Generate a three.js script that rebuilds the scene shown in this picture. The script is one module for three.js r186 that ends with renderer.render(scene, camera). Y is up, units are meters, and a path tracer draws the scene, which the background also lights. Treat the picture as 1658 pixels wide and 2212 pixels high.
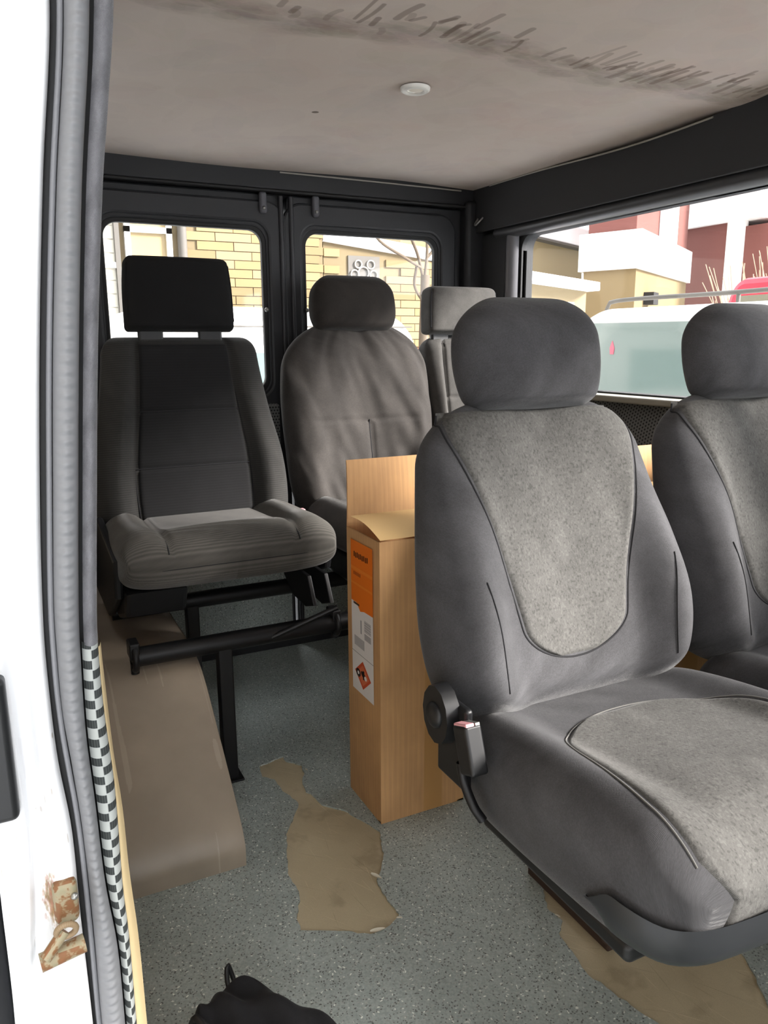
import * as THREE from 'three';
import { RoundedBoxGeometry } from 'three/addons/geometries/RoundedBoxGeometry.js';
import { mergeGeometries } from 'three/addons/utils/BufferGeometryUtils.js';

// ---------------------------------------------------------------- camera, sky, exposure
const scene = new THREE.Scene();
const R = (d) => d * Math.PI / 180;
const camera = new THREE.PerspectiveCamera(2 * Math.atan(1106 / 1660) * 180 / Math.PI, 1658 / 2212, 0.02, 200);
{
  const pitch = R(12.3), yaw = R(26.3), roll = R(-0.3);
  const f = new THREE.Vector3(Math.sin(yaw) * Math.cos(pitch), -Math.sin(pitch), -Math.cos(yaw) * Math.cos(pitch));
  const r0 = new THREE.Vector3(Math.cos(yaw), 0, Math.sin(yaw));
  const u0 = new THREE.Vector3().crossVectors(r0, f);
  const up = r0.clone().multiplyScalar(-Math.sin(roll)).addScaledVector(u0, Math.cos(roll));
  camera.position.set(0, 1.1, 0);
  camera.up.copy(up);
  camera.lookAt(camera.position.clone().add(f));
}
scene.add(camera);
const renderer = new THREE.WebGLRenderer({ antialias: true });
renderer.toneMapping = THREE.LinearToneMapping;
renderer.toneMappingExposure = 6.9;
renderer.shadowMap.enabled = true;
{ // overcast winter sky, brighter overhead
  const w = 64, h = 32, d = new Float32Array(w * h * 4);
  for (let j = 0; j < h; j++) {
    const e = ((j + 0.5) / h - 0.5) * Math.PI, s = Math.max(0, Math.sin(e));
    const l = e < 0 ? 0.5 : 0.85 + 0.25 * s;
    for (let i = 0; i < w; i++) d.set([l * 0.98, l, l * 1.03, 1], (j * w + i) * 4);
  }
  const t = new THREE.DataTexture(d, w, h, THREE.RGBAFormat, THREE.FloatType);
  t.mapping = THREE.EquirectangularReflectionMapping; t.magFilter = THREE.LinearFilter; t.needsUpdate = true;
  scene.background = t; scene.environment = t;
}

{ // veiled winter sun from ahead and to the right of the van, softened by the cloud
  const sun = new THREE.DirectionalLight(0xfff9f3, 3.1);
  sun.position.set(0.8 + 9.3, 6.2, -0.7 + 8.2); sun.target.position.set(0.8, 0.6, -0.7); sun.castShadow = true; sun.shadow.radius = 30;
  const c = sun.shadow.camera; c.left = c.bottom = -12; c.right = c.top = 12; c.near = 0.5; c.far = 60; sun.shadow.mapSize.set(2048, 2048);
  scene.add(sun, sun.target);
}

// ---------------------------------------------------------------- helpers
let seed = 7;
const rnd = () => { seed = (seed * 1664525 + 1013904223) >>> 0; return seed / 4294967296; };
const rr = (a, b) => a + (b - a) * rnd();
const clamp = (x, a, b) => Math.min(b, Math.max(a, x));
const lerp = (a, b, t) => a + (b - a) * t;
const sstep = (a, b, x) => { const t = clamp((x - a) / (b - a), 0, 1); return t * t * (3 - 2 * t); };
const v3 = (x, y, z) => new THREE.Vector3(x, y, z);
const used = {};
function numbered(n) { used[n] = (used[n] ?? -1) + 1; return used[n] ? n + '_' + String(used[n]).padStart(3, '0') : n; }
function mesh(name, geo, mat, parent) {
  const m = new THREE.Mesh(geo, mat); m.name = name; if (parent) parent.add(m); return m;
}
function part(parent, name, geo, mat, label) { const m = mesh(name, geo, mat, parent); if (label) m.userData.label = label; return m; }
function thing(name, label, category, pos = [0, 0, 0], group) {
  const g = new THREE.Group(); g.name = numbered(name); g.position.set(...pos);
  g.userData = { label, category }; if (group) g.userData.group = group; scene.add(g); return g;
}
function struct(name, label, pos = [0, 0, 0]) {
  const g = new THREE.Group(); g.name = name; g.position.set(...pos); g.userData = { kind: 'structure', label, category: name.replace(/_.*/, '') }; scene.add(g); return g;
}
// piecewise curve through [p, value] pairs, smooth
function curve(pts) {
  return (p) => {
    const n = pts.length;
    if (p <= pts[0][0]) return pts[0][1];
    if (p >= pts[n - 1][0]) return pts[n - 1][1];
    let i = 0; while (p > pts[i + 1][0]) i++;
    const [x0, y0] = pts[i], [x1, y1] = pts[i + 1], d = x1 - x0, t = (p - x0) / d;
    const m0 = i > 0 ? (y1 - pts[i - 1][1]) / (x1 - pts[i - 1][0]) : (y1 - y0) / d;
    const m1 = i < n - 2 ? (pts[i + 2][1] - y0) / (pts[i + 2][0] - x0) : (y1 - y0) / d;
    const t2 = t * t, t3 = t2 * t;
    return (2 * t3 - 3 * t2 + 1) * y0 + (t3 - 2 * t2 + t) * d * m0 + (-2 * t3 + 3 * t2) * y1 + (t3 - t2) * d * m1;
  };
}
// grid surface from f(i/nu, j/nv) -> [x,y,z,u,v]
function grid(nu, nv, f) {
  const P = [], U = [], I = [];
  for (let j = 0; j <= nv; j++) for (let i = 0; i <= nu; i++) { const q = f(i / nu, j / nv); P.push(q[0], q[1], q[2]); U.push(q[3] ?? i / nu, q[4] ?? j / nv); }
  for (let j = 0; j < nv; j++) for (let i = 0; i < nu; i++) { const a = j * (nu + 1) + i, b = a + 1, c = a + nu + 1, d = c + 1; I.push(a, b, d, a, d, c); }
  const g = new THREE.BufferGeometry();
  g.setAttribute('position', new THREE.Float32BufferAttribute(P, 3)); g.setAttribute('uv', new THREE.Float32BufferAttribute(U, 2)); g.setIndex(I);
  g.computeVertexNormals(); return g;
}
// planar uv in metres by the dominant normal
function metric(g) {
  if (g.index) g = g.toNonIndexed();
  const p = g.attributes.position, n = g.attributes.normal, u = new Float32Array(p.count * 2);
  for (let i = 0; i < p.count; i += 3) {
    let ax = 0, ay = 0, az = 0; for (let k = 0; k < 3; k++) { ax += Math.abs(n.getX(i + k)); ay += Math.abs(n.getY(i + k)); az += Math.abs(n.getZ(i + k)); }
    for (let k = 0; k < 3; k++) {
      const x = p.getX(i + k), y = p.getY(i + k), z = p.getZ(i + k);
      const [a, b] = ay >= ax && ay >= az ? [x, z] : ax >= az ? [z, y] : [x, y];
      u[(i + k) * 2] = a; u[(i + k) * 2 + 1] = b;
    }
  }
  g.setAttribute('uv', new THREE.BufferAttribute(u, 2)); return g;
}
function bx(x0, x1, y0, y1, z0, z1, r = 0) {
  const w = x1 - x0, h = y1 - y0, d = z1 - z0;
  const g = r ? new RoundedBoxGeometry(w, h, d, 2, Math.min(r, w / 2.01, h / 2.01, d / 2.01)) : new THREE.BoxGeometry(w, h, d);
  g.translate((x0 + x1) / 2, (y0 + y1) / 2, (z0 + z1) / 2); return metric(g);
}
function tube(pts, r, seg = 0, rad = 10, closed = false) {
  const c = new THREE.CatmullRomCurve3(pts.map((p) => v3(...p)), closed, 'catmullrom', 0.5);
  return new THREE.TubeGeometry(c, seg || pts.length * 6, r, rad, closed);
}
function rod(a, b, r, rad = 14) { // straight capped rod
  const A = v3(...a), B = v3(...b), d = B.clone().sub(A), g = new THREE.CylinderGeometry(r, r, d.length(), rad);
  g.applyQuaternion(new THREE.Quaternion().setFromUnitVectors(v3(0, 1, 0), d.normalize())); const m = A.add(B).multiplyScalar(0.5); g.translate(m.x, m.y, m.z); return g;
}
const merge = (a) => mergeGeometries(a.map((g) => { g = g.index ? g.toNonIndexed() : g; for (const k of Object.keys(g.attributes)) if (!['position', 'normal', 'uv'].includes(k)) g.deleteAttribute(k); return g; }));
function rrect(x0, x1, y0, y1, r, S = THREE.Shape) {
  const s = new S(); s.moveTo(x0 + r, y0); s.lineTo(x1 - r, y0); s.absarc(x1 - r, y0 + r, r, -Math.PI / 2, 0, false); s.lineTo(x1, y1 - r); s.absarc(x1 - r, y1 - r, r, 0, Math.PI / 2, false);
  s.lineTo(x0 + r, y1); s.absarc(x0 + r, y1 - r, r, Math.PI / 2, Math.PI, false); s.lineTo(x0, y0 + r); s.absarc(x0 + r, y0 + r, r, Math.PI, Math.PI * 1.5, false); return s;
}
function poly(pts, S = THREE.Shape) { const s = new S(); pts.forEach(([x, y], i) => (i ? s.lineTo(x, y) : s.moveTo(x, y))); s.closePath(); return s; }
function extr(shape, depth, bevel = 0) {
  return new THREE.ExtrudeGeometry(shape, bevel ? { depth: depth - 2 * bevel, bevelEnabled: true, bevelSize: bevel, bevelThickness: bevel, bevelSegments: 2, bevelOffset: -bevel, curveSegments: 10 } : { depth, bevelEnabled: false, curveSegments: 10 });
}
// shape drawn in (z, y) extruded along +x from x0
function extrX(shape, x0, depth, bevel = 0) { const g = extr(shape, depth, bevel); if (bevel) g.translate(0, 0, bevel); g.rotateY(-Math.PI / 2); g.scale(-1, 1, 1); g.index || 0; flip(g); g.translate(x0, 0, 0); return metric(g); }
function extrZ(shape, z0, depth, bevel = 0) { const g = extr(shape, depth, bevel); if (bevel) g.translate(0, 0, bevel); g.translate(0, 0, z0); return metric(g); }
function flip(g) {
  const n = g.index ? g.index.count : g.attributes.position.count;
  if (g.index) { const a = g.index.array; for (let i = 0; i < n; i += 3) { const t = a[i]; a[i] = a[i + 1]; a[i + 1] = t; } }
  else for (const k of Object.keys(g.attributes)) { const at = g.attributes[k], s = at.itemSize, a = at.array; for (let i = 0; i < n; i += 3) for (let c = 0; c < s; c++) { const t = a[i * s + c]; a[i * s + c] = a[(i + 1) * s + c]; a[(i + 1) * s + c] = t; } }
  g.computeVertexNormals(); return g;
}
// soft closed body lofted along p in [0,H]; prof(p) -> {w, tf, tb, c}; front face displaced by disp(x/w, p)
function loft({ H, prof, n = 3, disp = () => 0, N = 60, M = 96, toZ = false }) {
  const front = (x, p) => { const q = prof(p), xn = clamp(x / Math.max(q.w, 1e-5), -1, 1); return q.c + q.tf * Math.pow(Math.max(0, 1 - Math.pow(Math.abs(xn), n)), 1 / n) + disp(xn, p) * q.k; };
  const P = [], U = [], I = [];
  for (let j = 0; j <= N; j++) {
    const p = H * (0.5 - 0.5 * Math.cos(Math.PI * j / N)), q = prof(p); let arc = 0, lx, ld;
    for (let i = 0; i <= M; i++) {
      const a = -Math.PI / 2 + 2 * Math.PI * i / M, c = Math.cos(a + 0), s = Math.sin(a), xn = c, x = q.w * c;
      const e = Math.pow(Math.max(0, 1 - Math.pow(Math.abs(xn), n)), 1 / n);
      const d = s >= 0 ? q.c + q.tf * e + disp(xn, p) * q.k : q.c - q.tb * e;
      if (i) arc += Math.hypot(x - lx, d - ld); lx = x; ld = d;
      P.push(...(toZ ? [x, d, p] : [x, p, d])); U.push(arc, p);
    }
  }
  const W = M + 1;
  for (let j = 0; j < N; j++) for (let i = 0; i < M; i++) { const a = j * W + i, b = a + 1, c = a + W, d = c + 1; if (toZ) I.push(a, b, d, a, d, c); else I.push(a, d, b, a, c, d); }
  for (const j of [0, N]) { // caps: close each ring to its middle
    const p = j ? H : 0, q = prof(p), k = P.length / 3; P.push(...(toZ ? [0, q.c, p] : [0, p, q.c])); U.push(0, p);
    for (let i = 0; i < M; i++) { const a = j * W + i, b = a + 1; if ((j === 0) !== toZ) I.push(k, a, b); else I.push(k, b, a); }
  }
  const g = new THREE.BufferGeometry();
  g.setAttribute('position', new THREE.Float32BufferAttribute(P, 3)); g.setAttribute('uv', new THREE.Float32BufferAttribute(U, 2)); g.setIndex(I); g.computeVertexNormals();
  const no = g.attributes.normal;
  for (let j = 0; j <= N; j++) { const a = j * W, b = a + M, v = v3(no.getX(a) + no.getX(b), no.getY(a) + no.getY(b), no.getZ(a) + no.getZ(b)).normalize(); no.setXYZ(a, v.x, v.y, v.z); no.setXYZ(b, v.x, v.y, v.z); }
  return { g, front };
}
// rounded ends for lofts
function ends(H, W, T, { r0 = 0.04, r1 = 0.08, c0 = 0.03, c1 = 0.08, tb = null, c = () => 0 } = {}) {
  return (p) => {
    let k = 1, cut = 0;
    if (p < r0) { const u = 1 - p / r0; k = Math.sqrt(Math.max(0, 1 - u * u)); cut = c0 * (1 - k); }
    if (p > H - r1) { const u = 1 - (H - p) / r1; k = Math.sqrt(Math.max(0, 1 - u * u)); cut = c1 * (1 - k); }
    k = Math.max(k, 0.002);
    return { w: W(p) - cut, tf: T(p) * k, tb: (tb ? tb(p) : T(p)) * k, c: c(p), k };
  };
}

// ---------------------------------------------------------------- textures and materials
function noiseTable(n, s0) { let s = s0; const r = () => { s = (s * 1664525 + 1013904223) >>> 0; return s / 4294967296; }; const a = new Float32Array(n * n); for (let i = 0; i < n * n; i++) a[i] = r(); return a; }
const NT = noiseTable(256, 11);
function vnoise(x, y, per) { // tiling value noise with period per cells
  const xi = Math.floor(x), yi = Math.floor(y), fx = x - xi, fy = y - yi, u = fx * fx * (3 - 2 * fx), v = fy * fy * (3 - 2 * fy);
  const g = (a, b) => NT[((((b % per) + per) % per) & 255) * 256 + ((((a % per) + per) % per) & 255)];
  return lerp(lerp(g(xi, yi), g(xi + 1, yi), u), lerp(g(xi, yi + 1), g(xi + 1, yi + 1), u), v);
}
function fbm(x, y, per, o = 4) { let a = 0, w = 0.5, s = 0; for (let i = 0; i < o; i++) { a += w * vnoise(x, y, per); s += w; x *= 2; y *= 2; per *= 2; w *= 0.5; } return a / s; }
function dataTex(n, f, srgb = true) {
  const d = new Uint8Array(n * n * 4);
  for (let j = 0; j < n; j++) for (let i = 0; i < n; i++) { const c = f(i / n, j / n, i, j); d.set([clamp(c[0], 0, 255), clamp(c[1], 0, 255), clamp(c[2], 0, 255), 255], (j * n + i) * 4); }
  const t = new THREE.DataTexture(d, n, n); t.wrapS = t.wrapT = THREE.RepeatWrapping; t.magFilter = THREE.LinearFilter; t.minFilter = THREE.LinearMipmapLinearFilter; t.generateMipmaps = true;
  if (srgb) t.colorSpace = THREE.SRGBColorSpace; t.needsUpdate = true; return t;
}
const rep = (t, size) => { const c = t.clone(); c.repeat.set(1 / size, 1 / size); c.needsUpdate = true; return c; };
function canvasTex(w, h, draw) {
  const c = document.createElement('canvas'); c.width = w; c.height = h; const x = c.getContext('2d'); draw(x, w, h);
  const t = new THREE.CanvasTexture(c); t.colorSpace = THREE.SRGBColorSpace; return t;
}
const std = (color, roughness = 0.7, o = {}) => new THREE.MeshStandardMaterial({ color, roughness, side: THREE.DoubleSide, ...o });
const phys = (color, roughness = 0.7, o = {}) => new THREE.MeshPhysicalMaterial({ color, roughness, side: THREE.DoubleSide, ...o });

const weaveBump = dataTex(256, (u, v, i, j) => { const a = 128 + 50 * Math.sin(u * Math.PI * 2 * 48) * Math.sin(v * Math.PI * 2 * 48) + 70 * (NT[(j * 256 + i) % 65536] - 0.5); return [a, a, a]; }, false);
const softFabric = dataTex(512, (u, v, i, j) => { const a = 200 + 70 * (fbm(u * 8, v * 8, 8, 5) - 0.5) + 34 * (vnoise(i * 0.6, j * 0.6, 307) - 0.5) * 1; return [a, a, a]; });
const fleckFabric = dataTex(512, (u, v, i, j) => {
  const f = vnoise(u * 96 + 2.5 * fbm(u * 12, v * 12, 12), v * 64, 96), g = fbm(u * 6, v * 6, 6, 4), h = vnoise(u * 170, v * 170, 170);
  const a = 196 + 44 * (g - 0.5) + (f > 0.74 ? 18 : f < 0.22 ? -26 : 0) + 22 * (h - 0.5); return [a, a, a - 3];
});
const ribFabric = dataTex(256, (u, v, i, j) => { const a = 190 + 22 * Math.sin(v * Math.PI * 2 * 32) + 40 * (fbm(u * 6, v * 6, 6) - 0.5); return [a, a, a]; });
const fab = (color, map, size, o = {}) => phys(color, 0.95, { map: rep(map, size), bumpMap: rep(weaveBump, 0.09), bumpScale: 0.0006, sheen: 0.9, sheenRoughness: 0.4, sheenColor: new THREE.Color(0.5, 0.5, 0.5), ...o });

const M = {
  velour: fab(0x5d5d60, softFabric, 0.35),
  insert: fab(0x777675, fleckFabric, 0.22),
  seam: std(0x1c1c1f, 0.9),
  seamLight: std(0x8f8f8a, 0.9),
  charcoal: fab(0x403f3d, ribFabric, 0.2),
  darkPanel: fab(0x1b1b1d, ribFabric, 0.25, { sheen: 0.1 }),
  blackCloth: fab(0x0b0b0d, softFabric, 0.3, { sheen: 0.05 }),
  cushCloth: fab(0x6b6862, ribFabric, 0.16),
  cover: fab(0x4b4744, softFabric, 0.4),
  greyCloth: fab(0x5c5a57, softFabric, 0.3),
  plastic: std(0x17181a, 0.42),
  valance: std(0x2a2c2f, 0.38),
  blackMetal: std(0x121214, 0.45, { metalness: 0.2 }),
  rust: std(0x3a2a22, 0.75),
  steel: std(0x9a9a96, 0.35, { metalness: 0.8 }),
  redPlastic: std(0xe2a4aa, 0.45),
  trimDark: std(0x2b2c2e, 0.75),
  doorDark: std(0x1d1e21, 0.55),
  gasket: std(0x0c0c0d, 0.6),
  lightBead: std(0x9a958c, 0.5),
  beigePanel: std(0x9a8c78, 0.8),
  glass: phys(0xececec, 0.03, { transmission: 1, thickness: 0, ior: 1.45 }),
  white: std(0xdfe3ea, 0.35),
  whiteTrim: std(0xe9e7e0, 0.4),
};
const vinylTex = (() => {
  const n = 1024, a = new Float32Array(n * n * 3);
  for (let j = 0; j < n; j++) for (let i = 0; i < n; i++) {
    const g = fbm(i / n * 5, j / n * 5, 5, 5), h = NT[((j * 7) % 256) * 256 + ((i * 3) % 256)];
    const k = 168 + 34 * (g - 0.5) + 26 * (vnoise(i * 0.25, j * 0.25, 256) - 0.5) + 12 * (h - 0.5), o = (j * n + i) * 3; a[o] = k - 6; a[o + 1] = k + 3; a[o + 2] = k - 2;
  }
  let s = 99; const r = () => { s = (s * 1664525 + 1013904223) >>> 0; return s / 4294967296; };
  for (let q = 0; q < 16000; q++) {
    const cx = r() * n, cy = r() * n, b = r(), l = b > 0.88 ? 1.8 + r() * 2.6 : 1 + r() * 1.8, w = 0.9 + r() * 1.2, an = r() * 6.28, tone = b > 0.88 ? 205 + r() * 45 : b > 0.5 ? 150 + r() * 30 : 88 + r() * 24;
    for (let dy = -4; dy <= 4; dy++) for (let dx = -4; dx <= 4; dx++) {
      const u = dx * Math.cos(an) + dy * Math.sin(an), v = -dx * Math.sin(an) + dy * Math.cos(an), e = (u / l) ** 2 + (v / w) ** 2; if (e > 1) continue;
      const o = ((((Math.floor(cy) + dy) % n + n) % n) * n + (((Math.floor(cx) + dx) % n + n) % n)) * 3; a[o] = tone * 0.98; a[o + 1] = tone; a[o + 2] = tone * 0.96;
    }
  }
  return dataTex(n, (u, v, i, j) => { const o = (j * n + i) * 3; return [a[o], a[o + 1], a[o + 2]]; });
})();
M.vinyl = std(0xffffff, 0.5, { map: rep(vinylTex, 0.75), bumpMap: rep(weaveBump, 0.05), bumpScale: 0.0003 });
{
  const n = 1024, sc = new Float32Array(n * n);
  for (let q = 0; q < 420; q++) { let x = rnd() * n, y = rnd() * n; const a = 1.2 + rr(-0.6, 0.6), l = rr(20, 150), k = rnd() > 0.4 ? rr(8, 30) : rr(-34, -10); for (let t = 0; t < l; t++) { x += Math.cos(a); y += Math.sin(a); sc[((Math.floor(y) % n + n) % n) * n + ((Math.floor(x) % n + n) % n)] += k * Math.sin(Math.PI * t / l); } }
  M.subfloor = std(0xffffff, 0.6, { map: rep(dataTex(n, (u, v, i, j) => { const g = fbm(u * 6, v * 6, 6, 6), d = fbm(u * 14 + 3, v * 14 + 7, 14, 4), k = 46 * (g - 0.5) - 16 * sstep(0.64, 0.8, d) + sc[j * n + i] + 10 * (NT[(j % 256) * 256 + i % 256] - 0.5); return [190 + k, 176 + k, 146 + k * 0.9]; }), 0.8) });
}
// headliner: tide-line water stain with streaks, drawn in metres over x 0.1..1.72, z -2.62..-0.6
M.headliner = std(0xffffff, 0.95, { map: canvasTex(1280, 1600, (c, w, h) => {
  const X = (x) => (x - 0.1) / 1.62 * w, Zp = (z) => (z + 2.62) / 2.02 * h;
  c.fillStyle = '#cfc2b7'; c.fillRect(0, 0, w, h);
  for (let i = 0; i < 1400; i++) { c.fillStyle = rnd() > 0.5 ? `rgba(206,194,182,${rr(0.01, 0.035)})` : `rgba(140,126,116,${rr(0.01, 0.03)})`; c.beginPath(); c.ellipse(rnd() * w, rnd() * h, rr(10, 110), rr(6, 60), rnd() * 3, 0, 7); c.fill(); }
  for (let i = 0; i < 420; i++) { // tide line
    const t = rnd(), x = lerp(0.25, 1.66, t), z = -1.40 + 0.02 * Math.sin(x * 9) + 0.03 * (t - 0.3) + rr(-0.06, 0.03);
    c.fillStyle = `rgba(104,90,80,${rr(0.02, 0.06)})`; c.beginPath(); c.ellipse(X(x), Zp(z), rr(14, 50), rr(6, 22), rr(-0.3, 0.3), 0, 7); c.fill();
  }
  for (let i = 0; i < 75; i++) { // streaks running off the tide line
    const t = Math.pow(rnd(), 0.8), x = lerp(0.45, 1.64, t), z0 = -1.405 + 0.02 * Math.sin(x * 9) + 0.03 * (t - 0.3) + rr(-0.02, 0.06), L = rr(0.02, 0.09);
    c.strokeStyle = `rgba(96,80,70,${rr(0.15, 0.42)})`; c.lineWidth = rr(5, 13); c.lineCap = 'round'; c.beginPath(); c.moveTo(X(x), Zp(z0)); c.quadraticCurveTo(X(x + rr(-0.004, 0.012)), Zp(z0 + L / 2), X(x + rr(-0.006, 0.016)), Zp(z0 + L)); c.stroke();
  }
  c.fillStyle = 'rgba(80,66,58,.7)'; c.beginPath(); c.arc(X(0.771), Zp(-1.933), 7, 0, 7); c.fill();
}) });
// perforated mesh cloth of the side panels: dark diamonds in a pale net
M.meshCloth = std(0xffffff, 0.8, { map: rep(dataTex(256, (u, v) => { const a = u * 8, b = v * 8, row = Math.floor(b), x = (a + (row % 2) * 0.5) % 1 - 0.5, y = b % 1 - 0.5; const d = Math.abs(x) * 1.5 + Math.abs(y) * 1.6; return d < 0.52 ? [22, 22, 24] : [112, 112, 110]; }), 0.085) });

// ---------------------------------------------------------------- the van: floor
{
  const g = struct('floor', 'speckled grey-green vinyl van floor with torn patches showing beige underlay');
  part(g, 'subfloor', bx(0.03, 1.76, -0.08, -0.004, -2.62, 2.2), M.subfloor, 'bare beige floor board');
  const s = new THREE.Shape(); s.moveTo(0.052, 2.62); s.lineTo(1.75, 2.62); s.lineTo(1.75, -2.2); s.lineTo(0.052, -2.2); s.closePath(); // (x, -z)
  const tear = (pts, j) => { // roughen a hole outline
    const o = []; const n = pts.length;
    pts.forEach((p, i) => { const q = pts[(i + 1) % n]; const L = Math.hypot(q[0] - p[0], q[1] - p[1]), k = Math.max(1, Math.round(L / 0.012)); for (let a = 0; a < k; a++) { const t = a / k; o.push([lerp(p[0], q[0], t) + rr(-j, j), -lerp(p[1], q[1], t) + rr(-j, j)]); } });
    return o;
  };
  const h1 = tear([[0.522, -1.821], [0.597, -1.841], [0.595, -1.815], [0.626, -1.776], [0.62, -1.735], [0.601, -1.703], [0.592, -1.651], [0.602, -1.639], [0.609, -1.582], [0.647, -1.537], [0.674, -1.469], [0.688, -1.423], [0.657, -1.337], [0.63, -1.299], [0.609, -1.278], [0.604, -1.225], [0.605, -1.166], [0.575, -1.147], [0.532, -1.144], [0.492, -1.173], [0.417, -1.213], [0.42, -1.246], [0.449, -1.304], [0.45, -1.382], [0.492, -1.512], [0.522, -1.554], [0.552, -1.6], [0.559, -1.618], [0.54, -1.682], [0.539, -1.739], [0.515, -1.768]], 0.002);
  const h2 = tear([[0.94, -1.15], [0.877, -1.051], [0.881, -1.007], [0.855, -0.985], [0.848, -0.95], [0.838, -0.883], [0.871, -0.752], [0.90, -0.60], [1.02, -0.58], [1.067, -0.697], [1.109, -0.765], [1.15, -0.84], [1.12, -1.0], [1.02, -1.12]], 0.0025);
  s.holes.push(poly(h1, THREE.Path), poly(h2, THREE.Path));
  const vg = extr(s, 0.004); vg.rotateX(-Math.PI / 2); vg.translate(0, -0.004, 0);
  part(g, 'vinyl_sheet', metric(vg), M.vinyl, 'grey-green vinyl with pale flecks');
  // curled torn flakes along the edges
  const fm = std(0xd6d0bd, 0.8);
  for (const [x, z, a, l] of [[0.612, -1.285, 0.5, 0.028], [0.548, -1.145, 1.4, 0.03], [0.60, -1.155, 1.2, 0.012], [0.628, -1.742, 0.3, 0.012], [0.879, -1.02, 0.4, 0.012]]) {
    const f = grid(4, 6, (u, v) => { const w = l * 0.35 * Math.sin(Math.PI * (0.15 + 0.8 * v)); return [(u - 0.5) * w, 0.0025 + 0.006 * (u - 0.5) ** 2, (v - 0.5) * l]; }); f.rotateY(a); f.translate(x, 0, z); part(g, 'torn_flake', f, fm, 'pale curled vinyl flake');
  }
}
// ---------------------------------------------------------------- ceiling
{
  const g = struct('ceiling', 'sagging beige fabric headliner with brown water stains');
  const hl = grid(60, 120, (u, v) => { const x = lerp(0.02, 1.74, u), z = lerp(-2.62, 2.2, v); const y = 1.664 + 0.004 * Math.sin(x * 5 + z * 2) - 0.006 * sstep(-1.5, -1.9, z) * sstep(1.3, 1.66, x) - 0.007 * sstep(-1.52, -1.42, z) * sstep(-1.30, -1.40, z) * sstep(1.3, 1.6, x); return [x, y, z, (x - 0.1) / 1.62, 1 - (z + 2.62) / 2.02]; });
  part(g, 'headliner', hl, M.headliner);
  part(g, 'roof_skin', bx(-0.02, 1.78, 1.70, 1.74, -2.7, 2.25), M.white);
}
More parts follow.
